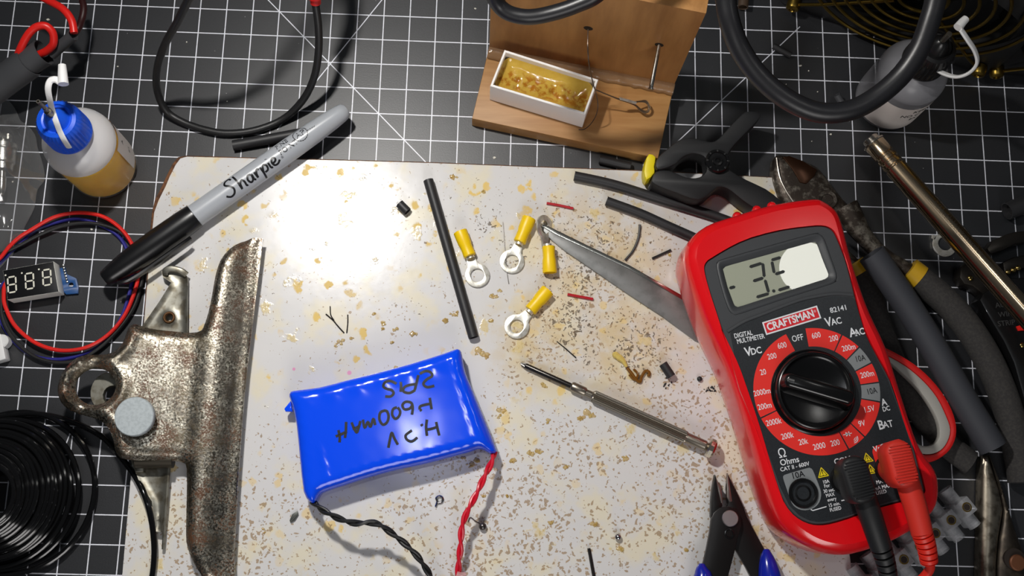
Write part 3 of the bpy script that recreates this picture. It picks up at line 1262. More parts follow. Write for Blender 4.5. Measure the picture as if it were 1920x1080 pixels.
# ---- coil of black wire
coil = thing('wire_coil', 'coil of glossy black hook-up wire in the near corner of the mat', 'wire coil', zs(W(30, 930, 0), 0))
m_coil = mat('black glossy wire', (13, 13, 14), 0.12)
rgt = [177, 148, 132, 121, 112, 104, 97, 88, 78, 68, 59, 50, 42, 36, 30, 25]
rnd = random.Random(9)
for k, xr in enumerate(rgt):
    f = k / (len(rgt) - 1)
    z = 1.6 + 26 * (f ** 0.8) if k else 3.0
    pr_ = W(xr, 926, z)
    R = 33.2 * (1 - f) + 13.0 * f if k else 34.6
    cx, cy = pr_.x - R, pr_.y + rnd.uniform(-1, 1)
    tl = rnd.uniform(-1.0, 1.0)
    pts = []
    for i in range(64):
        a = 2 * math.pi * i / 64
        pts.append((cx + R * math.cos(a), cy + R * 1.0 * math.sin(a), z + tl * math.sin(a + k)))
    m = M()
    m.tube(pts, 1.22, 10, closed=True)
    m.build('turn', m_coil, coil)
    if 2 < k < 14 and k % 2:
        R2 = R - 1.6
        m = M()
        m.tube([(cx + R2 * math.cos(2 * math.pi * i / 64) - 0.3, cy + R2 * math.sin(2 * math.pi * i / 64), max(1.3, z - 4.5) + tl * math.sin(2 * math.pi * i / 64 + k)) for i in range(64)], 1.2, 10, closed=True)
        m.build('turn', m_coil, coil)
m = M()
m.tube(path([(-30, 792, 4), (0, 782, 3.5), (60, 776, 3), (110, 783, 2.2), (160, 801, 1.6), (195, 822, 1.4), (222, 852, 2.5), (250, 888, 7.0), (270, 925, 10), (283, 970, 10), (289, 1020, 9), (288, 1060, 7.5), (283, 1095, 7)], 8), 1.3, 12)
m.build('loose_end', m_coil, coil)
# ================================================================== centre of the board
# ---- blue battery pack
bat = thing('battery_pack', 'blue shrink-wrapped battery pack with handwritten marks and twisted leads', 'battery', zs(W(730, 800, ZB), ZB))
ZT = 20.0
BO = [(543, 744), (545, 737), (552, 733), (600, 727), (650, 714), (700, 702), (760, 686), (800, 674), (840, 661), (857, 655), (865, 660), (868, 676), (873, 700), (884, 726), (899, 762), (915, 800),
      (929, 836), (931, 847), (920, 850), (908, 843), (896, 841), (882, 846), (850, 855), (800, 868), (750, 879), (713, 888), (670, 901), (640, 911), (618, 918), (603, 924), (597, 932), (590, 944), (581, 940), (570, 922), (563, 860), (557, 800), (550, 765)]
bl = outl(BO, 14.5, 2)
c0, c1 = W(552, 740, ZT).to_2d(), W(855, 662, ZT).to_2d()
bx_ = (c1 - c0).normalized()
by_ = Vector((-bx_.y, bx_.x))
LBAT = (c1 - c0).length


def bat_uv(p):
    d = p - c0
    return d.dot(bx_), d.dot(by_)


def bat_top(p, d):
    u, v = bat_uv(p)
    z = ZT - 0.2 + 0.5 * math.sin(math.pi * min(1, max(0, (u + 2) / (LBAT + 6))))
    z -= roundedge(min(d, 4.6), 4.6) * 0.95
    # the pinched, crimped ends
    z -= 2.6 * smooth01((u - LBAT - 0.5) / 7.0)
    z += 0.16 * math.sin(u * 0.55 + v * 0.2) * math.exp(-((v + 3.5) / 3.0) ** 2)
    z += 0.22 * math.exp(-((u - LBAT + 2.5 + 0.05 * v) / 0.7) ** 2)
    z += 0.25 * math.exp(-((u - 5.0 + 0.02 * v) / 0.6) ** 2) * smooth01((-v - 20) / 10)
    z += 0.10 * math.sin(u * 1.3 + v * 0.9) * math.exp(-((d - 2.5) / 1.8) ** 2)
    return z


m = M()
plate(m, bl, bat_top, lambda p, d: ZB + 0.1 + roundedge(min(d, 4.0), 4.0) * 0.9, 1.5)
t = NT('blue shrink film')
t.b.inputs['Base Color'].default_value = lin((10, 76, 246))
t.b.inputs['Roughness'].default_value = 0.13
t.b.inputs['Coat Weight'].default_value = 0.0
t.b.inputs['Coat Roughness'].default_value = 0.06
t.bump(t.noise(70, 1), 0.12, 1.0)
m_film = t.m
m.build('wrapped_cells', m_film, bat, smooth=70)
m = M()
m.slab(outl([(546, 752), (534, 767), (536, 772), (549, 772)], 11), 9, 12.5, 0.3)
m.build('film_flap', m_film, bat)
m = M()
m.tube(path([(596, 928, 12.5), (610, 919, 13.4), (640, 909, 13.8), (680, 897, 13.8), (713, 887, 13.8), (760, 876, 13.8), (820, 862, 13.8), (870, 849, 13.6)]), 0.35, 6)
m.build('film_seam', mat('film seam', (90, 110, 170), 0.25), bat)


def bpx(x, y):
    """a place on the zoomed view of the pack -> point on its top"""
    return W(500 + x / 2.348, 620 + y / 2.348, ZT).to_2d()


def bzf(x, y):
    p = Vector((x, y))
    return bat_top(p, min(edge_dist(p, bl), 6)) + 0.14


HAND = [[(572, 234), (545, 222), (522, 228), (514, 246), (530, 257), (550, 262), (559, 276), (546, 290), (522, 290)],
        [(590, 226), (592, 248), (590, 270)],
        [(668, 196), (660, 230), (652, 262)], [(654, 262), (628, 275), (603, 268), (606, 250), (628, 240), (656, 236)],
        [(738, 243), (706, 249), (690, 234), (706, 214), (728, 200), (722, 184), (700, 178), (674, 190)],
        [(350, 402), (349, 440), (345, 472)], [(316, 438), (322, 466), (321, 492)], [(304, 466), (330, 455), (354, 444)],
        [(374, 404), (384, 428), (397, 448), (406, 424), (413, 398)], [(378, 432), (394, 428), (410, 420)],
        [(424, 392), (432, 428), (446, 402), (457, 424), (470, 388), (478, 416)],
        [(520, 352), (500, 362), (497, 392), (512, 414), (530, 404), (537, 378), (530, 356), (516, 352)],
        [(574, 338), (557, 346), (553, 370), (566, 388), (582, 378), (588, 356), (577, 338)],
        [(640, 370), (643, 338), (636, 318), (612, 314), (598, 328), (606, 346), (628, 344), (641, 330)],
        [(718, 296), (722, 320), (726, 346)], [(724, 322), (700, 326), (676, 334), (674, 348)], [(676, 348), (682, 354)],
        [(536, 516), (543, 480), (551, 450), (562, 474), (578, 502)],
        [(664, 470), (640, 488), (618, 480), (612, 462), (630, 446), (640, 440)],
        [(680, 412), (686, 420)],
        [(706, 392), (702, 424), (706, 464)], [(706, 436), (728, 432), (750, 424)], [(746, 402), (752, 430), (760, 462)]]
m = M()
for st in HAND:
    m.stroke([bpx(*p) for p in st], 1.15, bzf, 5)
m.build('handwriting', m_print_k, bat, smooth=0)


def twisted(name, pts, r, pitch, material, parent):
    p = path(pts, 10)
    L = [0.0]
    for i in range(1, len(p)):
        L.append(L[-1] + (p[i] - p[i - 1]).length)
    for ph in (0, math.pi):
        q = []
        for i in range(len(p)):
            d = (p[min(i + 1, len(p) - 1)] - p[max(i - 1, 0)]).normalized()
            sd = d.cross(Vector((0, 0, 1))).normalized()
            u = sd.cross(d)
            a = 2 * math.pi * L[i] / pitch + ph
            q.append(p[i] + (sd * math.cos(a) + u * math.sin(a)) * r * 0.95)
        m = M()
        m.tube(q, r, 9)
        m.build(name, material, parent)


twisted('black_wire', [(586, 940, 14), (600, 953, 17), (622, 966, 20), (645, 976, 21.5), (668, 981, 22), (692, 980, 22), (712, 984, 22), (735, 1000, 21), (762, 1022, 20), (785, 1046, 19), (800, 1068, 17), (820, 1100, 12), (850, 1150, 5.5), (900, 1200, 2), (960, 1230, 1.8)], 0.78, 15.5, m_blk, bat)
twisted('red_wire', [(927, 846, 12.5), (921, 868, 14.5), (910, 890, 16), (899, 914, 17), (886, 940, 17), (874, 964, 16.5), (866, 990, 15.5), (864, 1020, 14), (861, 1050, 12), (858, 1082, 9), (852, 1130, 5), (858, 1180, 2), (900, 1215, 1.8)], 0.78, 15.5, mat('crimson wire insulation', (206, 20, 44), 0.35), bat)
m = M()
m.tube([W(866, 1074, 10.2), W(858, 1092, 8.5)], 2.2, 14)
m.build('clear_sleeve', mat('pinkish clear plastic', (236, 190, 190), 0.2, alpha=0.6), bat)

# ---- black heat-shrink tubes
def shrink(label, pts, r, group=None, wall=0.45, material=None, depth=3):
    m = M()
    m.hollow([W(*p) for p in pts] if len(pts) < 3 else path(pts, 6), r, wall, 18, depth=depth)
    return m.build('heat_shrink_tube', material or m_shrink, label=label, cat='tube', group=group or 'heat-shrink tubes and cut-offs')


shrink('long straight black tube left of the yellow ring terminals', [(803, 338, 7.6), (888, 633, 7.4)], 2.35)
shrink('black tube on the board, the upper of two running under the multimeter', [(1077, 330, 7.3), (1150, 346, 7.3), (1230, 371, 7.3), (1330, 402, 7.3), (1375, 418, 7.3)], 2.3)
shrink('black tube on the board, the lower of two running under the multimeter', [(1137, 377, 7.2), (1200, 400, 7.2), (1260, 427, 7.2), (1330, 458, 7.2)], 2.2)
shrink('tiny black tube cut-off lying alone near the bright glare on the board', [(749, 382, 7.2), (764, 397, 7.2)], 2.1)
shrink('tiny slanted black tube cut-off right of the screwdriver', [(1243, 682, 7.2), (1259, 706, 7.2)], 2.0)
shrink('black tube cut-off on the mat before the wooden stand', [(1124, 299, 2.2), (1182, 313, 2.2)], 2.1)
shrink('small black tube cut-off on the mat within the thick cable loop', [(1450, 86, 1.7), (1483, 104, 1.7)], 1.6)
shrink('small grey tube cut-off leaning by the clear dropper bottle', [(1569, 178, 4.6), (1581, 198, 2.0)], 1.6, material=m_greyshrink)
shrink('black tube end at the right edge of the mat beyond the chrome rod', [(1888, 396, 5.0), (1945, 374, 5.0)], 4.2)

# ---- yellow ring terminals (one built, the others copied)
def ring_terminal(name, label, group):
    t = thing(name, label, 'ring terminal', (0, 0, 0), group)
    m = M()
    # ring tongue along +x from the barrel, ring centre at x = 0
    n = 30
    lp = []
    for k in range(n + 1):
        a = math.radians(150) - math.radians(300) * k / n
        lp.append(Vector((5.65 * math.cos(a), 5.65 * math.sin(a))))
    lp += [Vector((-6.6, -2.3)), Vector((-9.6, -2.0)), Vector((-9.6, 2.0)), Vector((-6.6, 2.3))]
    m.slab(lp, 0.25, 1.2, 0.15, holes=[circ(0, 0, 3.15, 26)])
    m.build('ring_tongue', m_tin, t)
    m = M()
    m.hollow([(-8.2, 0, 2.1), (-12, 0, 2.3)], 1.95, 0.4, 14)
    m.build('crimp_neck', m_tin, t)
    m = M()
    ax0 = Vector((-9.3, 0, 2.75))
    m.lathe([(2.1, -0.1), (2.75, 0), (2.95, 0.3), (2.85, 2.2), (2.8, 5.0), (3.15, 6.6), (3.3, 11.8), (3.2, 12.3), (2.7, 12.3), (2.4, 11), (2.2, 7), (0.01, 7)], ax0, (-1, 0, 0.02), 28)
    m.build('insulating_sleeve', m_yellow, t)
    return t


def term_place(far, ring):
    a, b_ = W(far[0], far[1], ZB + 3), W(ring[0], ring[1], ZB + 1)
    return zs(b_, ZB), math.atan2(b_.y - a.y, b_.x - a.x)


GT = 'yellow ring terminals'
rt0 = ring_terminal('ring_terminal', 'yellow ring terminal beside the long black tube, its ring toward the battery', GT)
loc, rz = term_place((861, 430), (895, 516))
rt0.location = loc * S
rt0.rotation_euler = (0, 0, rz)
loc, rz = term_place((994, 405), (960, 490))
copy_thing(rt0, 'yellow ring terminal in the middle, its sleeve touching the tilted terminal', loc, rz)
loc, rz = term_place((1022, 550), (969, 612))
copy_thing(rt0, 'yellow ring terminal nearest the screwdriver tip', loc, rz)
loc, rz = term_place((1024, 519), (1020, 428))
r3 = copy_thing(rt0, 'yellow ring terminal tilted on its side against the scissor blade tip', loc + Vector((0, 0, 4.0)), rz)
r3.rotation_euler = (Matrix.Rotation(rz, 3, 'Z') @ Matrix.Rotation(math.radians(-5), 3, 'Y') @ Matrix.Rotation(math.radians(46), 3, 'X')).to_euler()
r3.location = (loc + Vector((-0.4, 0, 2.6))) * S

# ---- precision screwdriver
sd = thing('precision_screwdriver', 'slim metal precision screwdriver with a knurled handle lying on the board', 'screwdriver', zs(W(1150, 760, ZB), ZB))
s0, s1 = W(975, 681, ZB + 1.6), W(1332, 840, ZB + 4.9)
dv = (s1 - s0).normalized()
LS = (s1 - s0).length


def at_len(px, py):
    p = W(px, py, ZB + 3)
    return (p - s0).dot(dv)


a1, a2, a3, a4, a5 = (at_len(*p) for p in ((1074, 718), (1102, 733), (1112, 738), (1287, 819), (1322, 836)))
m_gun = mat('dark blade steel', (70, 68, 66), 0.3, 0.9)
m_handle = mat('knurled nickel', (150, 142, 130), 0.36, 0.95)
m = M()
m.lathe([(0.01, 0), (0.35, 0.2), (0.9, 2.4), (1.25, 3.0), (1.25, a1 + 1)], s0, dv, 16)
m.build('blade', m_gun, sd)
m = M()
for k in range(4):
    q = Vector((0, 0, 1)).rotation_difference(dv)
    d = q @ Vector((math.cos(k * math.pi / 2 + 0.4), math.sin(k * math.pi / 2 + 0.4), 0))
    m.tube([s0 + dv * 0.4 + d * 0.3, s0 + dv * 2.6 + d * 0.85], [0.3, 0.42], 6)
m.build('cross_tip', m_gun, sd)
m = M()
m.lathe([(1.3, a1 - 0.4), (1.9, a1), (2.2, a1 + 0.5), (2.2, a2 - 1.2), (1.9, a2 - 0.6), (1.6, a2 - 0.5), (1.6, a3 - 0.3), (2.0, a3)], s0, dv, 24)
m.build('collar', m_handle, sd)
m = M()
m.lathe([(1.8, a3 - 0.2), (2.35, a3 + 0.4), (2.45, a3 + 0.8), (2.45, a4 - 0.6), (2.3, a4)], s0, dv, 44, 1, 0.42, (a3 + 0.7, a4 - 0.5))
m.build('knurled_handle', m_handle, sd, smooth=20)
m = M()
m.lathe([(2.2, a4 - 0.1), (2.3, a4 + 0.2), (2.3, a5 - 0.2), (1.8, a5 + 0.3), (1.5, LS - 0.8)], s0, dv, 24)
m.build('plain_shank', m_handle, sd)
m = M()
m.lathe([(2.2, LS - 1.5), (3.9, LS - 1.3), (4.4, LS - 0.7), (4.4, LS + 1.0), (3.7, LS + 1.9), (1.6, LS + 2.2), (1.4, LS + 1.7), (0.01, LS + 1.7)], s0, dv, 12)
m.build('swivel_cap', mat('nickel cap', (206, 198, 182), 0.25, 1.0), sd, smooth=25)

# ---- flush cutters
fc = thing('flush_cutters', 'small black flush cutters with blue grips at the near edge of the board', 'cutters', zs(W(1368, 1000, ZB), ZB))
m_blkox = mat('black oxide steel', (24, 22, 22), 0.35, 0.3)
m_ground = mat('ground steel edge', (150, 140, 134), 0.35, 0.9)
ZC = ZB + 6.0
m = M()
LARM = [(1341, 890), (1336, 918), (1334, 940), (1333, 966), (1335, 974), (1330, 1000), (1324, 1035), (1314, 1092), (1364, 1092), (1371, 1060), (1379, 1029), (1384, 1000), (1389, 975), (1384, 958), (1372, 949), (1358, 950), (1354, 943), (1349, 925), (1346, 906)]
m.slab(outl([(1334, 974), (1338, 962), (1349, 952), (1366, 949), (1380, 953), (1388, 965), (1390, 984), (1383, 1010), (1379, 1029), (1371, 1060), (1362, 1094), (1308, 1094), (1318, 1060), (1325, 1030), (1331, 1000)], ZC + 1.6), ZC - 1.4, ZC + 1.6, 0.35)
m.build('arm', m_blkox, fc)
m = M()
m.slab(outl([(1364.5, 887), (1371, 902), (1380, 919), (1388, 936), (1395, 951), (1401, 969), (1415, 996), (1432, 1027), (1446, 1056), (1460, 1094), (1414, 1094), (1398, 1062), (1379, 1029), (1368, 1000), (1362, 975), (1360, 955), (1366, 944), (1364, 936), (1362.5, 915)], ZC - 1.2), ZC - 4.2, ZC - 1.2, 0.35)
m.build('arm', m_blkox, fc)
m = M()
m.slab(outl([(1341, 890), (1336, 918), (1334, 940), (1333.5, 968), (1336, 975), (1347, 958), (1355, 949), (1354, 943), (1349, 925), (1346, 906)], ZC + 0.4), ZC - 3.6, ZC + 0.2, 0.3)
m.build('jaw', m_blkox, fc)
m = M()
m.slab(outl([(1341.5, 891), (1345, 902), (1348, 909), (1351, 909), (1354, 930), (1355, 944), (1352, 943), (1347, 922)], ZC + 0.5), ZC - 2, ZC + 0.55, 0.2)
m.build('cutting_edge', m_ground, fc)
m = M()
m.slab(outl([(1364.3, 888), (1363, 912), (1363, 932), (1368, 942), (1373, 940), (1370, 920), (1367.5, 903)], ZC - 1), ZC - 3, ZC - 0.95, 0.2)
m.build('cutting_edge', m_ground, fc)
m = M()
p = W(1369.6, 972, ZC + 2.6)
m.lathe([(3.5, ZC + 1.4), (3.5, ZC + 2.3), (3.2, ZC + 2.7), (0.01, ZC + 2.7)], (p.x, p.y, 0), (0, 0, 1), 32)
m.build('rivet', mat('pale rivet', (206, 196, 196), 0.35, 0.9), fc)
m = M()
p = W(1367.6, 1000.6, ZC + 1.7)
m.lathe([(2.2, ZC + 1.5), (2.2, ZC + 1.9), (1.7, ZC + 2.0), (1.2, ZC + 1.3), (0.01, ZC + 1.3)], (p.x, p.y, 0), (0, 0, 1), 20)
m.build('screw', m_blkgloss, fc)
m_bluegrip = mat('dark blue vinyl', (20, 36, 158), 0.2, coat=0.3)
for nm, pts, rr in (('grip', [(1437, 1030, ZC - 1.2), (1438, 1044, ZC - 0.8), (1441, 1064, ZC - 0.5), (1445, 1090, ZC - 0.5), (1452, 1140, ZC - 0.5), (1456, 1240, ZC - 1), (1446, 1340, ZC - 2), (1434, 1380, ZC - 2)], [1.2, 2.9, 4.3, 5.2, 5.4, 5.2, 4.6, 3.0]),
                    ('grip', [(1316, 1057, ZC + 1), (1316, 1068, ZC + 1.2), (1318, 1084, ZC + 1.2), (1316, 1130, ZC + 1), (1300, 1230, ZC), (1292, 1330, ZC - 1), (1298, 1370, ZC - 1)], [1.2, 2.8, 4.2, 5.2, 5.2, 4.6, 3.0])):
    m = M()
    pp = cr([tuple(W(*a)) + (r,) for a, r in zip(pts, rr)], 5)
    m.tube([Vector(v[:3]) for v in pp], [v[3] for v in pp], 18)
    m.build(nm, m_bluegrip, fc)

# ---- scissors: blade on the board, bow beyond the multimeter
sc = thing('scissors', 'scissors with red and grey handles lying beneath the multimeter', 'scissors', zs(W(1400, 660, ZB), ZB))
m = M()
m.slab(outl([(1009, 416), (1018, 419), (1047, 433), (1100, 459), (1180, 497), (1290, 560), (1420, 640), (1410, 700), (1340, 655), (1300, 636), (1240, 592), (1180, 553), (1110, 505), (1060, 471), (1034, 450), (1018, 432)], ZB + 1.5), ZB + 0.2, ZB + 1.5, 0.15)
m.build('blade', mat('blade steel', (136, 136, 134), 0.34, 0.6, col2=(122, 122, 120), scale=200), sc)
m = M()
m.slab(outl([(1009, 416), (1018, 419), (1047, 433), (1100, 459), (1180, 497), (1290, 560), (1286, 566), (1176, 503), (1098, 466), (1044, 441), (1016, 425)], ZB + 1.75), ZB + 1.45, ZB + 1.75, 0.15)
m.build('hollow_ground_edge', mat('honed edge', (220, 218, 208), 0.2, 1.0), sc)
OUT = [(1560, 620), (1610, 632), (1650, 646), (1692, 667), (1726, 690), (1757, 721), (1780, 755), (1793, 789), (1794, 818), (1783, 843), (1762, 860), (1740, 867), (1715, 862), (1680, 835), (1640, 780), (1590, 700), (1560, 650)]
MID = [(1620, 655), (1658, 664), (1697, 685), (1731, 713), (1757, 744), (1775, 780), (1783, 806), (1777, 829), (1764, 845), (1744, 852), (1722, 848), (1692, 824), (1652, 768), (1618, 704), (1604, 666)]
INN = [(1632, 668), (1664, 677), (1692, 700), (1723, 731), (1748, 767), (1760, 795), (1761, 819), (1751, 832), (1736, 836), (1721, 831), (1698, 808), (1660, 752), (1630, 700), (1620, 676)]
m = M()
m.slab(outl(OUT, 12.6, 3), 8.3, 12.6, 1.2, holes=[outl(MID, 12.6, 3)])
hb = m.build('handle_bow', mat('red handle plastic', (196, 26, 24), 0.4), sc)
m = M()
m.slab(outl(MID, 12.2, 3), 8.5, 12.2, 0.8, holes=[outl(INN, 12.2, 3)])
m.build('soft_lining', mat('grey soft grip', (158, 156, 150), 0.5), hb)

# ---- scraps on the board
def scrap(name, label, cat, pts, r, material, seg=7, n=4, group=None):
    m = M()
    m.tube(path(pts, n) if len(pts) > 2 else [W(*p) for p in pts], r, seg)
    return m.build(name, material, label=label, cat=cat, group=group or {'wire_clipping': 'wire clippings on the board', 'wire_strand': 'thin wire strands on the board'}.get(name))


m_redscrap = mat('dark red insulation', (176, 20, 34), 0.4)
scrap('wire_clipping', 'slightly bent red wire clipping left of the upper black tubes', 'clipping', [(1025, 381, 5.7), (1048, 385, 5.7), (1075, 391, 5.7)], 0.62, m_redscrap)
scrap('wire_clipping', 'straight red wire clipping right of the lowest ring terminal', 'clipping', [(1064, 552, 5.7), (1112, 561, 5.7)], 0.66, m_redscrap)
scrap('wire_clipping', 'curved thin black wire clipping beside the scissor blade', 'clipping', [(1200, 421, 6.2), (1197, 446, 5.7), (1187, 470, 5.6), (1172, 488, 5.6)], 0.55, m_blk)
scrap('wire_clipping', 'short straight black wire clipping left of the multimeter', 'clipping', [(1223, 485, 5.6), (1258, 469, 5.6)], 0.62, m_blk)
scrap('steel_pin', 'thin steel pin at the near edge of the board', 'pin', [(1104, 1028, 5.8), (1126, 1150, 5.8)], 0.72, m_gun)
scrap('needle_pin', 'fine dark needle lying above the screwdriver shank', 'pin', [(1044, 640, 5.3), (1062, 655, 5.3), (1080, 671, 5.3)], [0.2, 0.28, 0.28], m_gun, n=1)
m_solder = mat('solder', (176, 174, 176), 0.22, 1.0)
m = M()
p = W(1158, 1007, ZB)
m.ball((p.x, p.y, ZB + 1.4), 1.5, 0.95, 16)
m.build('solder_ball', m_solder, label='shiny round ball of solder on the near part of the board', cat='solder')
m = M()
p = W(905, 987, ZB)
m.ball((p.x, p.y, ZB + 1.5), 1.7, 0.95, 16)
m.tube(path([(905, 984, 7), (893, 978, 6), (882, 970, 5.6), (878, 978, 5.4)]), 0.22, 6)
m.build('solder_bead', mat('tarnished solder', (96, 92, 92), 0.3, 0.9), label='dark solder bead with a thin tail by the red twisted wire', cat='solder')
m = M()
pts = [(817, 950, 5.5), (820, 940, 5.6), (818, 934, 5.7), (824, 930, 5.8), (830, 934, 5.7), (828, 941, 5.6), (821, 943, 5.6)]
m.tube(path(pts), 0.5, 7)
m.build('solder_curl', m_solder, label='small curl of solder between the two battery leads', cat='solder')
m = M()
m.slab(outl([(543, 976), (548, 964), (558, 958), (560, 965), (553, 976), (545, 980)], 5.6), 5.1, 5.9, 0.15)
m.tube([W(545, 978, 6), W(556, 966, 6)], 0.35, 6)
m.build('wire_flake', mat('grey flake', (90, 92, 88), 0.4, 0.5), label='tiny dark metal flake below the left corner of the battery', cat='clipping')
scrap('wire_strand', 'bent twig of thin dark wire strands above the battery', 'clipping', [(611, 589, 5.4), (624, 600, 5.5), (634, 612, 5.4), (645, 624, 5.4)], 0.3, m_gun)
scrap('wire_strand', 'short upright wire strand at the right of the bent twig', 'clipping', [(652, 590, 5.4), (652, 606, 5.4), (650, 624, 5.4)], 0.26, m_gun)
scrap('wire_strand', 'short wire strand at the top of the bent twig', 'clipping', [(619, 574, 5.4), (620, 590, 5.5), (626, 600, 5.5)], 0.24, m_gun)
scrap('wire_strand', 'thin upright dark hair of wire left of the middle ring terminal', 'clipping', [(943, 416, 5.3), (945, 440, 5.3), (947, 470, 5.3), (951, 512, 5.3), (954, 532, 5.3)], 0.16, m_gun)
m = M()
p = W(1311, 711, ZB)
m.ball((p.x, p.y, ZB + 0.9), 1.25, 0.7, 10)
m.build('plastic_crumb', m_blkmatt, label='round black crumb beside the left edge of the multimeter', cat='crumb')
rnd = random.Random(3)
m = M()
for k in range(26):
    p = W(rnd.uniform(1319, 1342) if k > 8 else rnd.uniform(1244, 1262), rnd.uniform(724, 734) if k > 8 else rnd.uniform(708, 728), ZB)
    m.ball((p.x, p.y, ZB + 0.15), rnd.uniform(0.25, 0.6), 0.6, 6)
tag(m.build('soot_crumbs', m_blkmatt, kind='stuff'), 'scatter of black crumbs between the small tube and multimeter', 'crumbs')
# amber flux drips that stand proud of the board
t = NT('amber flux')
t.b.inputs['Base Color'].default_value = lin((206, 168, 74))
t.b.inputs['Roughness'].default_value = 0.12
t.b.inputs['Alpha'].default_value = 0.55
t.l(t.mix(t.noise(500, 3), lin((226, 206, 130)), lin((184, 132, 40))), t.b.inputs['Base Color'])
m_flux = t.m
m = M()
rnd = random.Random(12)
SP = [(850, 332, 9), (905, 362, 6), (1104, 775, 11), (1092, 782, 8), (1064, 876, 6), (1018, 722, 8), (1112, 985, 7), (880, 615, 9), (838, 598, 8), (925, 555, 7), (938, 545, 6), (780, 625, 9), (742, 618, 6), (720, 616, 5), (735, 640, 6), (748, 690, 7),
      (640, 642, 7), (632, 648, 6), (660, 636, 5), (716, 606, 7), (900, 660, 10), (912, 668, 8), (940, 770, 8), (935, 780, 6), (960, 866, 9), (995, 850, 8), (1010, 845, 7), (955, 930, 7), (1170, 858, 8), (1280, 480, 7), (1256, 480, 8), (1150, 520, 6),
      (860, 585, 6), (850, 592, 8), (700, 590, 5), (1028, 790, 7), (1035, 980, 7), (1166, 1030, 8), (920, 600, 6), (880, 870, 8), (897, 862, 7), (870, 858, 6), (496, 1000, 4), (495, 993, 4), (905, 932, 5), (955, 930, 5), (1290, 1030, 6)]
for x, y, s in SP:
    for j in range(3):
        p = W(x + rnd.uniform(-0.8, 0.8) * s, y + rnd.uniform(-0.5, 0.5) * s, ZB)
        r = s * 0.24 * rnd.uniform(0.3, 0.8)
        n = 11
        lp = [Vector((p.x + r * rnd.uniform(0.6, 1.25) * math.cos(2 * math.pi * k / n), p.y + r * rnd.uniform(0.5, 1.15) * math.sin(2 * math.pi * k / n))) for k in range(n)]
        m.prism(cr(lp, 2, True), [(ZB - 0.02, 0), (ZB + 0.22, r * 0.12), (ZB + 0.38, r * 0.45)])
fx = m.build('flux_drips', m_flux, smooth=80, kind='stuff')
tag(fx, 'glassy amber flux drips dried onto the white board', 'flux')
m = M()
m.tube(path([(1149, 662, 5.6), (1158, 668, 6), (1168, 676, 6.2), (1175, 688, 6.1)]), [0.5, 0.9, 1.3, 1.5, 1.6, 1.5, 1.4, 1.5, 1.6, 1.5, 1.4, 1.3, 1.2, 1.1, 1.0, 0.9, 0.8, 0.8, 0.7][:19], 8)
m.build('flux_worm', mat('yellow flux bead', (206, 182, 100), 0.2), label='pale yellow worm of hardened flux above the screwdriver handle', cat='flux')
m = M()
m.tube(path([(1176, 690, 5.7), (1184, 700, 5.9), (1193, 712, 5.8), (1200, 716, 5.6), (1203, 706, 5.7), (1210, 696, 5.9), (1217, 698, 5.8), (1216, 706, 5.6)]), 0.75, 7)
m.tube(path([(1180, 702, 5.7), (1190, 712, 5.8), (1196, 702, 5.8), (1188, 692, 5.7)]), 0.6, 7)
m.build('flux_curl', mat('burnt flux', (116, 76, 26), 0.2), label='dark brown curl of burnt flux at the end of the yellow worm', cat='flux')
# ================================================================== wooden stand with a box of flux
ZW = 9.5
st = thing('wooden_stand', 'wooden solder stand with an upright board and a long nail', 'stand', zs(W(1080, 200, 0), 0))
t = NT('plain pine')
mp = t.n('ShaderNodeMapping')
mp.inputs['Rotation'].default_value = (0, 0, math.radians(9))
mp.inputs['Scale'].default_value = (8, 90, 30)
t.l(t.coord(), mp.inputs[0])
g = t.noise(3.0, 4, 0.6, mp.outputs[0])
t.l(t.mix(t.ramp(g, 0.3, 0.7), lin((176, 132, 80)), lin((158, 112, 62))), t.b.inputs['Base Color'])
t.b.inputs['Roughness'].default_value = 0.5
t.bump(g, 0.12, 0.3)
m_wood = t.m
b0, b1, b2, b3 = (W(*p, ZW).to_2d() for p in ((885, 222), (1234, 297), (1264, 160), (916, 92)))
m = M()
m.slab(ccw([b0, b1, b2 + (b2 - b1) * 0.02, b3]), 0.0, ZW, 0.5)
m.build('base_plank', m_wood, st)
fl_, fr_ = W(917, 93, ZW).to_2d(), W(1263, 162, ZW).to_2d()
wd = (fr_ - fl_).normalized()
wn = Vector((wd.y, -wd.x))          # towards the viewer
if wn.y > 0:
    wn = -wn
HB = 84.0
m = M()
mt = Matrix(((wd.x, 0, -wn.x, fl_.x), (wd.y, 0, -wn.y, fl_.y), (0, 1, 0, 0), (0, 0, 0, 1)))
wl = (fr_ - fl_).length
m.slab([Vector((0, ZW)), Vector((wl, ZW)), Vector((wl, HB)), Vector((0, HB))], 0.0, 10.0, 0.4, mtx=mt)
t2 = NT('upright pine')
mp = t2.n('ShaderNodeMapping')
mp.inputs['Rotation'].default_value = (0, 0, math.radians(11))
mp.inputs['Scale'].default_value = (60, 60, 9)
t2.l(t2.coord(), mp.inputs[0])
g = t2.noise(2.0, 4, 0.6, mp.outputs[0])
t2.l(t2.mix(t2.ramp(g, 0.3, 0.7), lin((182, 132, 76)), lin((156, 108, 58))), t2.b.inputs['Base Color'])
t2.b.inputs['Roughness'].default_value = 0.5
t2.bump(g, 0.15, 0.3)
m.build('upright_board', t2.m, st)


def on_board(px, py, out=0.0):
    """the point of the upright's face (moved out by `out` mm) seen at this pixel"""
    d = RM.transposed() @ Vector(((px - 960) / FPX, (py - 540) / FPX, 1))
    n = Vector((wn.x, wn.y, 0))
    o = zs(fl_, 0) + n * out
    return CAM + d * ((o - CAM).dot(n) / d.dot(n))


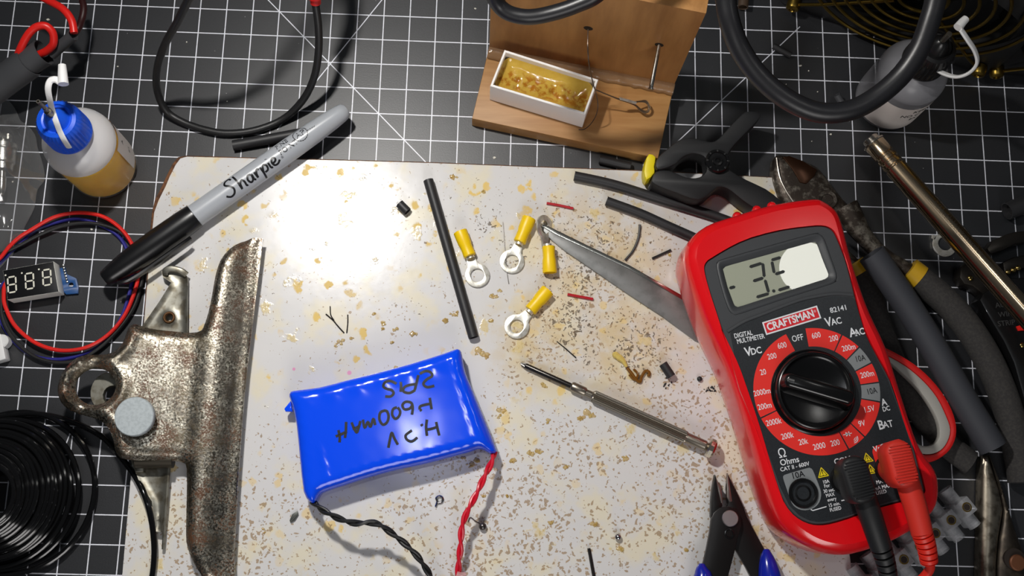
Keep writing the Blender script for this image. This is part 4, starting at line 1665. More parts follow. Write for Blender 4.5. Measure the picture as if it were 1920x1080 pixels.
WN = Vector((wn.x, wn.y, 0))
WDV = Vector((wd.x, wd.y, 0))
m = M()
gl = []
rnd = random.Random(6)
for k in range(40):
    f = k / 39
    p = zs(fl_, ZW) + WDV * (wl * f) + WN * 0.6
    p.z = ZW + 0.9 + rnd.uniform(-0.2, 0.2)
    gl.append(p)
m.tube(gl, [4.2 + rnd.uniform(-0.4, 0.5) for _ in gl], 10, flat=0.55)
t = NT('hot glue')
t.b.inputs['Base Color'].default_value = lin((150, 120, 92))
t.b.inputs['Roughness'].default_value = 0.16
t.b.inputs['Alpha'].default_value = 0.5
t.bump(t.noise(350, 3), 0.5, 0.8)
m.build('glue_seam', t.m, st, smooth=80)
m_hole = mat('drilled hole', (30, 20, 12), 0.8)


def bore(px, py, r):
    c = on_board(px, py)
    m = M()
    vs = []
    for k in range(18):
        a = 2 * math.pi * k / 18
        vs.append(c + WN * 0.06 + WDV * r * math.cos(a) + Vector((0, 0, r * 0.9 * math.sin(a))))
    for k in range(18):
        vs.append(c - WN * 1.0 + (vs[k] - c - WN * 0.06))
    m.add(vs, [tuple(range(18))])
    m.build('drilled_hole', m_hole, st)
    return c


h1 = bore(1103, 53, 2.1)
h2 = bore(1236, 84, 2.0)
# nail: straight out of the board; its length is where the end shows
e = None
best = 1e9
for k in range(10, 700):
    p = h2 + WN * (k * 0.1) + Vector((0, 0, -0.012 * k))
    q = RM @ (p - CAM)
    d = abs(540 + FPX * q.y / q.z - 165)
    if d < best:
        best, e = d, p
m = M()
q = e - h2
m.tube([h2 - WN * 2, h2, e], 0.95, 12)
m.lathe([(0.95, 0), (1.25, 0.2), (1.25, 0.8), (0.01, 0.8)], e, q, 14)
m.build('nail', m_steel, st)

# box of flux
ZX = 26.0
fb = thing('flux_box', 'small white cardboard box filled with glossy amber rosin flux', 'box', zs(W(1010, 180, ZW), ZW))
bc = [W(*p, ZX).to_2d() for p in ((919, 161), (1098, 215), (1122, 149), (946, 93))]
ol = ccw(bc)
il = inset(ol, 1.1)


def shrinkc(lp, f):
    c = sum(lp, Vector((0, 0))) / len(lp)
    return [c + (p - c) * f for p in lp]


m = M()
m.prism(ol, [(ZW + 0.2, 0.1), (ZW + 0.5, 0), (ZX - 0.3, 0), (ZX, 0.25)], holes=[il])
m.prism(inset(ol, 0.5), [(ZW + 0.2, 0), (ZW + 1.2, 0)])
m.build('card_box', mat('white card', (250, 248, 246), 0.55), fb)
LC_ = [ol[i] for i in range(4)]


def roundc(lp, r, n=6):
    out = []
    for i in range(len(lp)):
        a, b_, c = lp[i - 1], lp[i], lp[(i + 1) % len(lp)]
        u, v = (a - b_).normalized() * r, (c - b_).normalized() * r
        for k in range(n + 1):
            s = k / n
            out.append((b_ + u) * (1 - s) ** 2 + b_ * 2 * s * (1 - s) + (b_ + v) * s * s)
    return out


fl_loop = roundc(inset(ol, 1.0), 4.5)
ctr = sum(ol, Vector((0, 0))) / 4
rnd = random.Random(5)
u_ = (W(1098, 215, ZX) - W(919, 161, ZX)).to_2d().normalized()
v_ = Vector((-u_.y, u_.x))
BUB = []
for k in range(20):
    a, b_ = rnd.uniform(-13, 16), rnd.gauss(-0.4, 1.8)
    b_ = max(-6, min(5, b_))
    BUB.append((ctr + u_ * a + v_ * b_, rnd.uniform(1.1, 2.2), rnd.uniform(0.5, 1.2) * (1 if rnd.random() < 0.6 else -1)))


def flux_top(p, d):
    z = ZX - 6.5 + 2.8 * math.exp(-d / 2.0)
    for c, r, h in BUB:
        q = (p - c).length_squared / (r * r)
        if q < 6:
            z += h * math.exp(-q)
    return z


m = M()
plate(m, fl_loop, flux_top, lambda p, d: ZW + 1.4, 0.9)
t = NT('rosin flux')
sep = t.n('ShaderNodeSeparateXYZ')
t.l(t.coord(), sep.inputs[0])
base = t.mix(t.noise(300, 3), lin((186, 148, 48)), lin((204, 172, 82)))
mid = t.math('ABSOLUTE', t.math('ADD', t.math('MULTIPLY', sep.outputs[0], -u_.y), t.math('MULTIPLY_ADD', sep.outputs[1], u_.x, 0.0004)))
band = t.ramp(mid, 0.0065, 0.002)
dark = t.math('MULTIPLY', band, t.ramp(t.noise(420, 3), 0.42, 0.6))
base = t.mix(t.math('MULTIPLY', dark, 0.85), base, lin((160, 92, 12)))
t.l(base, t.b.inputs['Base Color'])
t.b.inputs['Roughness'].default_value = 0.1
t.b.inputs['Coat Weight'].default_value = 0.5
t.bump(t.noise(700, 3), 0.25, 0.4)
m.build('rosin_flux', t.m, fb, smooth=80)

# wire whisk and its thin lead
wk = thing('wire_whisk', 'tiny looped wire whisk propped on the flux box with a thread of wire', 'wire', zs(W(1160, 185, ZW), ZW))
m_wire = mat('tinned wire', (150, 130, 108), 0.3, 0.9)
for k, (dx, dy) in enumerate(((0, 0), (1.5, 2.5), (-1, 3.5))):
    m = M()
    m.tube(path([(1116, 168, 26.5), (1140, 178, 23), (1165, 187 + dy * 0.3, 20), (1185, 191 + dy * 0.5, 17), (1198, 190 + dy * 0.2, 15.5), (1211, 189 + dy, 14.5), (1217 + dx, 198 + dy, 13.6), (1213 + dx, 208 + dy, 13), (1203, 206 + dy, 13.2), (1190, 196 + dy * 0.4, 15.5), (1172, 190, 18.8)], 6), 0.3, 7)
    m.build('whisk_loop', m_wire, wk)
m = M()
m.tube([W(1162, 185, 20.4), W(1192, 193, 16.4)], 0.75, 9)
m.build('solder_binding', m_tin, wk)
m = M()
hp1 = h1 + WN * 0.5
m.tube(cr([hp1, on_board(1102, 85, 8), W(1104, 118, 46), W(1108, 140, 36), W(1115, 167, 26.8)], 6), 0.28, 7)
m.build('thread', mat('dark thin wire', (96, 84, 76), 0.35, 0.8), wk)
m = M()
m.tube(path([(1116, 168, 27), (1121, 195, 25), (1118, 215, 20), (1108, 232, 14), (1096, 242, 11), (1085, 243, 10.2)]), 0.22, 6)
m.build('thread', MATS['dark thin wire'], wk)

# thick cable in front of the stand, and the thick loop over the right of the mat
m_thick = mat('thick black cable', (27, 27, 30), 0.38, bump=0.15, bscale=500)
m = M()
m.tube(path([(850, -330, 150), (880, -180, 134), (905, -70, 120), (920, -20, 108), (934, 8, 102), (955, 25, 100), (990, 32, 100), (1030, 26, 101), (1080, 10, 104), (1125, -14, 108), (1160, -70, 114), (1180, -180, 130), (1150, -330, 150)], 8), 3.1, 18)
m.build('thick_cable', m_thick, label='thick black cable curving in front of the wooden stand', cat='cable', group='thick black cables')
m = M()
m.tube(path([(1400, -330, 150), (1362, -190, 138), (1352, -80, 126), (1360, -10, 119), (1368, 40, 115), (1388, 92, 110), (1424, 143, 106), (1474, 185, 104), (1532, 210, 103), (1590, 208, 104), (1640, 184, 106), (1688, 143, 110), (1722, 95, 115), (1743, 40, 120), (1756, -10, 124), (1764, -80, 130), (1766, -190, 140), (1760, -330, 150)], 8), 4.0, 22)
m.build('thick_cable', m_thick, label='thick black cable loop hanging over the clear dropper bottle', cat='cable', group='thick black cables')
# ================================================================== right side
# ---- spring clamp
sp = thing('spring_clamp', 'black plastic spring clamp with a yellow jaw pad', 'clamp', zs(W(1320, 320, 4), 4))
ZK = 20.0
UP = [(1229, 306), (1236, 292), (1253, 277), (1273, 262), (1296, 257), (1318, 262), (1336, 265), (1349, 258), (1372, 233), (1392, 213), (1402, 208), (1420, 209), (1427, 214), (1422, 225), (1404, 244), (1378, 271), (1366, 289), (1368, 306), (1358, 320), (1342, 322), (1327, 314),
      (1324, 298), (1313, 290), (1296, 288), (1280, 295), (1269, 306), (1257, 312), (1245, 316), (1233, 317)]
m = M()
m.slab(outl(UP, ZK, 2), 8.5, ZK, 1.0)
m.build('clamp_arm', m_blkmatt, sp)
LOW = [(1222, 336), (1230, 321), (1246, 318), (1262, 321), (1280, 329), (1296, 333), (1313, 331), (1324, 321), (1330, 300), (1346, 290), (1364, 300), (1370, 318), (1400, 336), (1436, 353), (1462, 373), (1470, 386), (1442, 396), (1420, 393), (1393, 376), (1371, 358),
       (1356, 351), (1343, 353), (1327, 367), (1311, 375), (1291, 371), (1269, 362), (1242, 352), (1226, 344)]
m = M()
m.slab(outl(LOW, ZK - 1.2, 2), 6.0, ZK - 1.2, 1.0)
m.build('clamp_arm', m_blkmatt, sp)
p = W(1346, 301, ZK + 1)
m = M()
m.lathe([(5.6, ZK - 1), (5.6, ZK + 0.4), (5.1, ZK + 1.0), (4.3, ZK + 1.0), (4.0, ZK + 0.5), (2.4, ZK + 0.4), (2.2, ZK + 1.1), (1.2, ZK + 1.2), (0.9, ZK + 0.6), (0.01, ZK + 0.6)], (p.x, p.y, 0), (0, 0, 1), 28)
m.build('pivot', m_blkgloss, sp)
m = M()
for k in range(8):
    a = 2 * math.pi * k / 8
    m.box(p.x + 4.7 * math.cos(a), p.y + 4.7 * math.sin(a), ZK + 0.8, 1.1, 0.8, 0.5, a, 0.1)
m.build('pivot_rib', m_blkmatt, sp)
m = M()
m.slab(outl([(1217, 288), (1230, 294), (1227, 312), (1228, 324), (1213, 337), (1208, 322), (1210, 304)], 17, 2), 7.5, 17, 0.8)
m.build('jaw_pad', mat('yellow pad', (226, 206, 20), 0.45), sp)
m = M()
m.slab(outl([(1233, 339), (1252, 347), (1251, 351), (1232, 343)], ZK - 6), ZK - 7, ZK - 4, 0.1)
m.build('arm_slot', m_hole, sp)

# ---- diagonal pliers with foam grips
dp = thing('diagonal_pliers', 'rusty diagonal cutting pliers with foam grips and yellow bands', 'pliers', zs(W(1560, 400, 0), 0))
t = NT('rusty tool steel')
r1 = t.ramp(t.math('ADD', t.noise(260, 5, 0.7), t.math('MULTIPLY', t.noise(70, 2), 0.5)), 0.72, 0.95)
t.l(t.mix(r1, lin((62, 54, 48)), lin((128, 122, 112))), t.b.inputs['Base Color'])
t.b.inputs['Metallic'].default_value = 0.75
t.b.inputs['Roughness'].default_value = 0.45
t.bump(t.noise(600, 4), 0.4, 0.3)
m_rusty = t.m
m = M()
ZP = 9.4
plate(m, outl([(1458, 288), (1452.5, 302), (1452, 330), (1458, 352), (1468, 376), (1490, 396), (1540, 402), (1590, 410), (1612, 428), (1606, 400), (1597, 384), (1585, 371), (1566, 348), (1552, 328), (1540, 314), (1527, 305), (1502, 295), (1477, 288)], ZP, 2),
      lambda p, d: ZP - 3.2 * math.exp(-d / 2.0), lambda p, d: 0.6, 1.6)
m.build('jaw_head', m_rusty, dp, smooth=60)
m = M()
m.slab(outl([(1468, 294), (1480, 292), (1506, 302), (1532, 318), (1527, 330), (1512, 345), (1500, 342), (1486, 318)], ZP + 0.3), ZP - 2, ZP + 0.35, 0.3)
m.build('jaw_bevel', mat('brown blued steel', (66, 42, 28), 0.3, 0.8), dp)
m = M()
m.tube(path([(1456, 296, 9.0), (1459, 318, 9.4), (1464, 338, 9.4), (1474, 358, 9.4), (1487, 378, 9.4)]), 0.5, 8)
m.build('cutting_edge', mat('worn bright edge', (170, 164, 156), 0.35, 0.9), dp)
m = M()
p = W(1552, 374, ZP + 1)
m.lathe([(4.8, ZP - 1), (4.8, ZP + 0.5), (4.3, ZP + 1.0), (2.8, ZP + 0.8), (2.6, ZP + 0.4), (0.01, ZP + 0.4)], (p.x, p.y, 0), (0, 0, 1), 28)
m.build('pivot_bolt', m_rusty, dp)
m = M()
pp = path([(1584, 388, 6), (1604, 420, 6), (1628, 452, 6), (1660, 482, 6), (1690, 500, 6.2), (1714, 516, 6.4)], 5)
m.tube(pp, [6.6 - 2.8 * smooth01(i / 12) for i in range(len(pp))], 16, flat=0.75)
m.build('handle_shank', m_rusty, dp)
m = M()
pp = path([(1500, 400, 5), (1540, 440, 5), (1580, 478, 5.4), (1602, 498, 5.6)], 5)
m.tube(pp, 3.4, 14, flat=0.75)
m.build('handle_shank', m_rusty, dp)
m_band = mat('yellow dipped band', (186, 146, 26), 0.4)
m_foam = mat('black foam grip', (44, 42, 42), 0.9, col2=(54, 52, 50), scale=900, bump=0.5, bscale=1600)
m = M()
m.tube([W(1702, 508, 6.6), W(1722, 523, 6.6)], 6.75, 20)
m.build('handle_band', m_band, dp)
m = M()
m.tube([W(1597, 494, 5.7), W(1610, 514, 5.2)], 5.9, 20)
m.build('handle_band', m_band, dp)
m = M()
m.tube(path([(1716, 519, 6.6), (1745, 541, 6.6), (1780, 572, 6.6), (1816, 615, 6.6), (1846, 662, 6.6), (1870, 712, 6.6), (1889, 765, 6.6), (1903, 820, 6.6), (1915, 880, 6.6), (1918, 905, 6.6)], 6), 6.45, 22)
m.build('foam_grip', m_foam, dp)
m = M()
m.tube(path([(1606, 508, 4.2), (1632, 560, 4.2), (1660, 640, 4.2), (1690, 710, 4.2), (1730, 780, 4.2), (1775, 832, 4.2), (1812, 862, 4.2), (1820, 868, 4.2)], 6), 5.7, 22, flat=0.7, up=(0, 0, 1))
m.build('foam_grip', m_foam, dp)

# ---- wide grey sleeve lying between the handles
m = M()
m.hollow(path([(1634, 476, 18.5), (1668, 524, 16.5), (1706, 580, 14.5), (1752, 655, 13.5), (1802, 742, 13.2), (1862, 840, 13.0)], 6), 6.2, 0.5, 26, depth=8)
m.build('heat_shrink_sleeve', mat('slate grey sleeve', (52, 54, 60), 0.62, bump=0.1, bscale=600), label='wide slate grey sleeve lying between the foam plier grips', cat='tube')

# ---- chrome rod
rd = thing('chrome_rod', 'polished chrome rod with ringed end lying across the right of the mat', 'rod', zs(W(1780, 420, 5), 5))
r0, r1_ = W(1638, 268, 12), W(1926, 592, 26)
dv = (r1_ - r0).normalized()
LR = (r1_ - r0).length
t = NT('dark chrome')
t.b.inputs['Base Color'].default_value = lin((206, 184, 154))
t.b.inputs['Metallic'].default_value = 1.0
t.b.inputs['Roughness'].default_value = 0.2
m_chrome = t.m
m = M()
m.lathe([(3.9, 0), (4.7, 0.2), (5.0, 0.8), (5.0, 7.6), (4.4, 8.0), (4.4, 8.8), (5.0, 9.2), (5.0, 10.8), (4.4, 11.2), (4.4, 12.0), (5.0, 12.4), (5.0, 14.0), (4.5, 14.4), (4.5, 15.0), (5.05, 15.6), (5.05, LR + 32), (4.2, LR + 33), (0.01, LR + 33)], r0, dv, 40)
m.build('rod_body', m_chrome, rd)
m = M()
m.lathe([(5.0, -0.4), (5.35, -0.2), (5.35, 0.5), (5.0, 0.8), (3.9, 0.5), (3.9, -2.5), (3.4, -3), (0.01, -3)], r0, dv, 32)
m.build('rod_tip', mat('bright nickel', (214, 204, 190), 0.22, 1.0), rd)
m = M()
rnd = random.Random(8)
q = Vector((0, 0, 1)).rotation_difference(dv)
upv = (Vector((0, 0, 1)) - dv * dv.z).normalized()
sdv = dv.cross(upv)
for k in range(22):
    u = 78 * LR / 130 + k * 1.5 - 22
    for j in range(2):
        a = -0.15 + rnd.uniform(-0.16, 0.16)
        c = r0 + dv * (u + rnd.uniform(-.4, .4)) + (upv * math.cos(a) + sdv * math.sin(a)) * 5.08
        m.box(0, 0, -0.05, 0.001, 0.001, 0.001)
        m.v = m.v[:-0] if False else m.v
        m.tube([c - sdv * 0.55, c + sdv * rnd.uniform(0.2, 0.6) + dv * rnd.uniform(-.4, .4)], 0.13, 5)
m.build('engraving', mat('engraved grey', (70, 60, 52), 0.5, 0.6), rd)

# ---- ring terminal half under the rod
rg = thing('ring_lug', 'bare ring lug half under the chrome rod', 'ring terminal', zs(W(1771, 460, 0), 0))
m = M()
p = W(1771, 459, 1)
m.slab(circ(p.x, p.y, 5.7, 30), 0.15, 1.1, 0.15, holes=[circ(p.x + 0.3, p.y + 0.6, 3.3, 24)])
m.build('ring', m_tin, rg)
m = M()
m.slab(outl([(1757, 441), (1748, 440), (1747, 446), (1753, 450)], 1.2), 0.2, 1.1, 0.1)
m.build('lug_tab', m_tin, rg)

# ---- wire stripper at the right edge
ws = thing('wire_stripper', 'black wire stripper under the chrome rod at the right edge', 'wire stripper', zs(W(1890, 560, 0), 0))
m = M()
m.slab(outl([(1837, 562), (1846, 548), (1862, 540), (1880, 520), (1940, 520), (1990, 560), (1990, 800), (1940, 800), (1920, 748), (1901, 680), (1882, 640), (1858, 600)], 12, 0), 1.0, 12, 1.2)
m.build('body_plate', mat('black enamel', (15, 15, 16), 0.3, coat=0.3), ws)
m = M()
m.text('AUTO', W(1885, 571, 12.06) + Vector((0, 0, 0)), 3.4, math.radians(8), bold=0.02)
m.text('WIRE', W(1888, 589, 12.06) + Vector((0, 0, 0)), 3.4, math.radians(8), bold=0.02)
m.text('STRIP', W(1887, 606, 12.06) + Vector((0, 0, 0)), 3.4, math.radians(8), bold=0.02)
m.build('lettering', mat('faint grey print', (58, 58, 58), 0.5), ws, smooth=0)
m_dark = mat('dark tool steel', (64, 60, 56), 0.4, 0.8)
for lp, z1 in (([(1800, 520), (1802, 500), (1814, 490), (1832, 498), (1850, 522), (1856, 545), (1844, 552), (1824, 536), (1808, 532)], 9), ([(1851, 466), (1862, 450), (1890, 438), (1905, 434), (1930, 432), (1930, 452), (1902, 458), (1880, 470), (1858, 476)], 8),
               ([(1880, 492), (1900, 482), (1940, 474), (1940, 500), (1900, 506), (1884, 512)], 8)):
    m = M()
    m.slab(outl(lp, z1), 1.0, z1, 0.8)
    m.build('jaw', m_dark, ws)
for x, y in ((1895, 508), (1905, 504), (1914, 500), (1824, 519), (1917, 647)):
    m = M()
    p = W(x, y, 12)
    m.ball((p.x, p.y, 11.6 if y > 600 else 9.4), 1.3, 0.6, 12)
    m.build('screw', mat('screw brass', (186, 160, 96), 0.25, 1.0), ws)
m = M()
m.slab(outl([(1906, 612), (1940, 600), (1940, 618), (1910, 620)], 13), 12, 13.2, 0.2)
m.build('red_stripe', m_redwire, ws)

# ---- needle-nose pliers
nn = thing('needle_nose_pliers', 'worn needle-nose pliers pointing away from the near right corner', 'pliers', zs(W(1880, 1000, 0), 0))
ZN = 9.0
m = M()
plate(m, outl([(1849, 854), (1846, 880), (1845, 930), (1844, 1000), (1842, 1100), (1820, 1200), (1806, 1290), (1830, 1296), (1858, 1180), (1872, 1100), (1872, 1060), (1876, 1010), (1882, 975), (1885, 955), (1878, 920), (1867, 885), (1857, 853)], ZN, 1),
      lambda p, d: ZN - 2.6 * math.exp(-d / 1.8), lambda p, d: 0.5, 1.6)
m.build('jaw', mat('worn bright jaw', (150, 142, 128), 0.36, 0.9, col2=(104, 96, 84), scale=220), nn, smooth=60)
m = M()
plate(m, outl([(1859, 852), (1866, 870), (1880, 905), (1893, 945), (1906, 990), (1922, 1032), (1945, 1100), (1985, 1190), (2020, 1280), (1996, 1290), (1950, 1220), (1900, 1140), (1873, 1100), (1874, 1060), (1878, 1012), (1884, 976), (1886, 955), (1880, 922), (1870, 888)], ZN - 1, 1),
      lambda p, d: ZN - 1 - 2.2 * math.exp(-d / 1.6), lambda p, d: 0.5, 1.6)
m.build('jaw', mat('dark forged jaw', (62, 56, 50), 0.42, 0.8, col2=(84, 76, 66), scale=200), nn, smooth=60)
m = M()
p = W(1908, 1055, ZN + 0.5)
m.lathe([(4.6, ZN - 2), (4.6, ZN - 0.2), (3.2, ZN - 0.1), (0.01, ZN - 0.1)], (p.x - 0.8, p.y + 1.5, 0), (0, 0, 1), 24)
m.build('bolt_recess', m_hole, nn)
m = M()
m.lathe([(3.5, ZN - 1), (3.5, ZN + 0.8), (3.0, ZN + 1.3), (0.01, ZN + 1.4)], (p.x, p.y, 0), (0, 0, 1), 24)
m.build('pivot_bolt', mat('rusted bolt', (112, 70, 46), 0.55, 0.5), nn)

# ---- translucent terminal strip
ts = thing('terminal_strip', 'translucent plastic screw terminal strip lying under the test leads', 'terminal strip', zs(W(1750, 1010, 0), 0))
m_trans = mat('milky terminal plastic', (190, 192, 196), 0.3, alpha=0.36)
m_brass = mat('brass', (196, 158, 78), 0.3, 1.0)
u0, u1 = W(1812, 951, 13).to_2d(), W(1694, 1049, 13).to_2d()
ud = (u1 - u0) / 4
un = ud.normalized()
uc = (W(1783, 935, 13).to_2d() - u0)
uc = (uc - un * uc.dot(un)).normalized()
ang = math.atan2(un.y, un.x)
for k in range(7):
    c = u0 + ud * k
    m = M()
    m.box(c.x, c.y, 0.4, 6.8, 7.4, 13.2, ang, 0.5, 0.6)
    m.box(c.x, c.y, 0.4, 5.4, 19, 7.2, ang, 0.5, 0.8)
    hs = m.build('housing', m_trans, ts)
    for sgn in (1, -1):
        m = M()
        q = c + uc * 8.2 * sgn
        m.hollow([zs(q - uc * 4.6 * sgn, 6.6), zs(q + uc * 1.8 * sgn, 6.6)], 2.9, 0.7, 14)
        m.build('entry_tube', m_trans, hs)
    m = M()
    m.prism(circ(c.x, c.y, 2.2, 16), [(12.8, 0), (13.75, 0.1)], holes=[circ(c.x, c.y, 1.5, 14)])
    m.build('brass_insert', m_brass, hs)
    m = M()
    m.prism(circ(c.x, c.y, 1.5, 14), [(13.0, 0), (13.62, 0.05)])
    m.build('screw_hole', m_hole, hs)
    if k < 6:
        m = M()
        q = c + ud * 0.5
        m.box(q.x, q.y, 2.0, 3.0, 4.0, 4.5, ang, 0.2)
        m.build('link', m_trans, ts)

# ---- fans with brass wire grilles
m_grill = mat('brass plated wire', (128, 106, 48), 0.35, 1.0)
m_fan = mat('black fan plastic', (14, 14, 15), 0.45)


def fan(label, p0, p1, size, y_lift=5.0):
    """upright fan; p0, p1: the two lower grille screws (mm, z given)"""
    a, b_ = Vector(p0), Vector(p1)
    ex = (b_ - a)
    ex.z = 0
    hole = ex.length
    ex.normalize()
    ez = Vector((0, 0, 1))
    ey = ez.cross(ex)                        # away from the viewer
    c = (a + b_) / 2 + ez * hole / 2
    h = hole / 2 + 7.5
    t = thing('case_fan', label, 'fan', (c.x, c.y, 0), 'fans with brass grilles')
    mt = Matrix(((ex.x, ez.x, ey.x, c.x), (ex.y, ez.y, ey.y, c.y), (ex.z, ez.z, ey.z, c.z), (0, 0, 0, 1)))
    m = M()
    m.slab(rrect(2 * h, 2 * h, 5, 4), 3.5, 28, 0.6, holes=[circ(0, 0, h - 3, 48)], mtx=mt)
    m.build('frame', m_fan, t)
    m = M()
    m.prism(circ(0, 0, 19, 32), [(6, 1.0), (7, 0), (26, 0)], mtx=mt)
    hb = m.build('hub', m_fan, t)
    for k in range(7):
        m = M()

        def bl_(i, j, k=k):
            r = 18 + (h - 22) * i / 8
            a = 2 * math.pi * k / 7 + 0.75 * j / 6 - 0.25 * i / 8
            return mt @ Vector((r * math.cos(a), r * math.sin(a), 9 + 14 * j / 6))
        m.grid(bl_, 9, 7)
        m.build('blade', m_fan, hb)
    R = hole / 2 + 3.0
    nr = 7
    for k in range(nr):
        r = R * (1 - k * 0.127) - (0 if k == 0 else 1.0)
        m = M()
        m.tube([mt @ Vector((r * math.cos(2 * math.pi * i / 72), r * math.sin(2 * math.pi * i / 72), -0.8 - 2.5 * math.sqrt(k / nr))) for i in range(72)], 0.85, 8, closed=True)
        m.build('grille_ring', m_grill, t)
    for sx in (-1, 1):
        for sz in (-1, 1):
            m = M()
            e0 = Vector((sx * hole / 2, sz * hole / 2, 1))
            m.tube([mt @ e0, mt @ (e0 * 0.76 + Vector((0, 0, -1.6))), mt @ (e0 * 0.2 + Vector((0, 0, -3)))], 0.85, 8)
            m.build('grille_spoke', m_grill, t)
            m = M()
            m.lathe([(3.4, -3.0), (3.4, 0.6), (3.0, 1.6), (1.6, 2.2), (1.4, 1.6), (0.01, 1.6)], mt @ Vector((sx * hole / 2, sz * hole / 2, 0)), -ey, 18)
            m.build('screw', m_grill, t)
    return t


fan('black fan with a brass ring grille behind the clear dropper bottle', W(1487, 12, 8), W(1835, 135, 8), 120)
fan('second black fan with a brass grille at the right edge', W(1842, 137, 8) + Vector((7, 0, 0)), W(2220, 170, 8), 120)

# ---- small odds and ends on the mat
m = M()
m.hollow([W(1396, -14, 4), W(1393, 14, 4)], 2.6, 0.6, 14)
m.build('tan_tube', mat('tan fibre tube', (70, 54, 40), 0.6), label='short tan tube at the top edge inside the thick cable loop', cat='tube')
m_crumb = mat('pale crumb', (216, 212, 200), 0.5)
rnd = random.Random(21)
m = M()
for x, y, r in ((1558, 252, 0.7), (1501, 123, 0.8), (1516, 133, 0.5), (1533, 172, 0.4), (1474, 158, 0.35), (1522, 265, 0.35), (350, 79, 0.5), (221, 125, 0.45), (90, 37, 0.9), (24, 341, 0.6), (1797, 618, 0.4), (1820, 620, 0.5), (1848, 633, 0.45), (426, 190, 0.4), (262, 470, 0.5), (172, 430, 0.7), (170, 800, 0.4), (159, 822, 0.4), (891, 16, 0.7), (927, 296, 0.9)):
    p = W(x, y, 0)
    n = 6
    lp = [Vector((p.x + r * rnd.uniform(0.5, 1.2) * math.cos(2 * math.pi * k / n), p.y + r * rnd.uniform(0.4, 1.0) * math.sin(2 * math.pi * k / n))) for k in range(n)]
    m.prism(lp, [(0.0, 0), (0.35, r * 0.2)])
tag(m.build('mat_crumbs', m_crumb, kind='stuff'), 'pale specks of debris scattered on the cutting mat', 'crumbs')
# ================================================================== multimeter
mm = thing('multimeter', 'red and black digital multimeter with a large rotary dial', 'multimeter', zs(W(1520, 700, ZB), ZB))
KC = Vector((126.19, -49.28))
A_ = math.radians(-71.5)
UPV = -Vector((math.cos(A_), math.sin(A_)))
RTV = Vector((UPV.y, -UPV.x))
ROT = math.atan2(RTV.y, RTV.x)
ZF = 41.0            # the printed face
m_hol = mat('red holster plastic', (220, 18, 26), 0.2, coat=0.3, bump=0.05, bscale=1500)


def loc2(r, u):
    return KC + RTV * r + UPV * u


OUTM = [(-33.2, 66), (-31.9, 71.4), (-27.9, 77.2), (-18.5, 81.6), (-4, 82.4), (12.9, 82.4), (30.2, 80), (34.9, 77.6), (38.8, 72), (39.5, 65.6), (37.9, 51.9), (36.9, 38), (36.8, 24.2), (38.0, 8.6), (37.0, -9.6), (35.9, -28.9), (36.6, -38), (38.8, -46), (37.6, -53), (33.5, -60),
        (26, -64.5), (17.5, -66.6), (8.5, -67.8), (-7, -67.6), (-16.5, -64.4), (-24.3, -58.6), (-30.6, -50), (-32.2, -41.7), (-32.4, -29), (-31.3, -7.5), (-31, 9), (-31.2, 21), (-33, 37), (-33.6, 51)]
PAN = [(1320, 499), (1325, 490), (1332, 485), (1367, 464), (1407, 446), (1465, 431), (1518, 424), (1540, 423), (1553, 426), (1563, 433), (1570, 446), (1580, 470), (1590, 499), (1604, 554), (1620, 616), (1648, 672), (1670, 713), (1698, 791), (1712, 830), (1722, 868), (1733, 912), (1733, 924), (1722, 933), (1700, 939), (1649, 952), (1590, 973), (1555, 983),
       (1533, 985), (1515, 982), (1495, 972), (1476, 953), (1457, 916), (1435, 854), (1416, 800), (1387, 732), (1365, 655), (1332, 554), (1321, 514)]
om = cr([loc2(*p) for p in OUTM], 3, True)
pan = outl(PAN, ZF, 2)
m = M()
ZR = ZF + 0.6
m.prism(om, [(7, 3.0), (9, 1.4), (13, 0.5), (18, 0.1), (34, 0.0), (37.0, 0.35), (39.3, 1.3), (40.6, 2.6), (ZR, 4.4)], cap1=False)
# underside follows what the meter lies on
nO = len(om)
for i, v in enumerate(m.v):
    if v.z < 20:
        r_ = (Vector((v.x, v.y)) - KC).dot(RTV)
        v.z += 6.0 * (r_ + 33) / 72 * (20 - v.z) / 13
topring = inset(ccw(om), 4.4)
# rim between the holster's crest and the face
rim = M()
polys = [[Vector((a.x, a.y, 0)) for a in topring], [Vector((a.x, a.y, 0)) for a in pan]]
idx = topring + pan
vs = [Vector((a.x, a.y, ZR)) for a in idx]
fs = []
for tri in tessellate_polygon(polys):
    a, b_, c = (vs[i] for i in tri)
    tri = tuple(tri)
    fs.append(tri if (b_ - a).cross(c - a).z > 0 else tri[::-1])
n0, n1_ = len(topring), len(pan)
vs += [Vector((a.x, a.y, ZF - 1.0)) for a in pan]
for j in range(n1_):
    j2 = (j + 1) % n1_
    fs.append((n0 + j, n0 + j2, n0 + n1_ + j2, n0 + n1_ + j)[::-1])
m.add(vs, fs)
m.build('holster', m_hol, mm, smooth=45)
# raised bumps along the far edge
m = M()
for x, y in ((1383, 405), (1420, 393), (1448, 386)):
    p = W(x, y, 33)
    m.ball((p.x, p.y, 32), 2.2, 1.2, 10)
m.build('grip_bump', m_hol, mm)
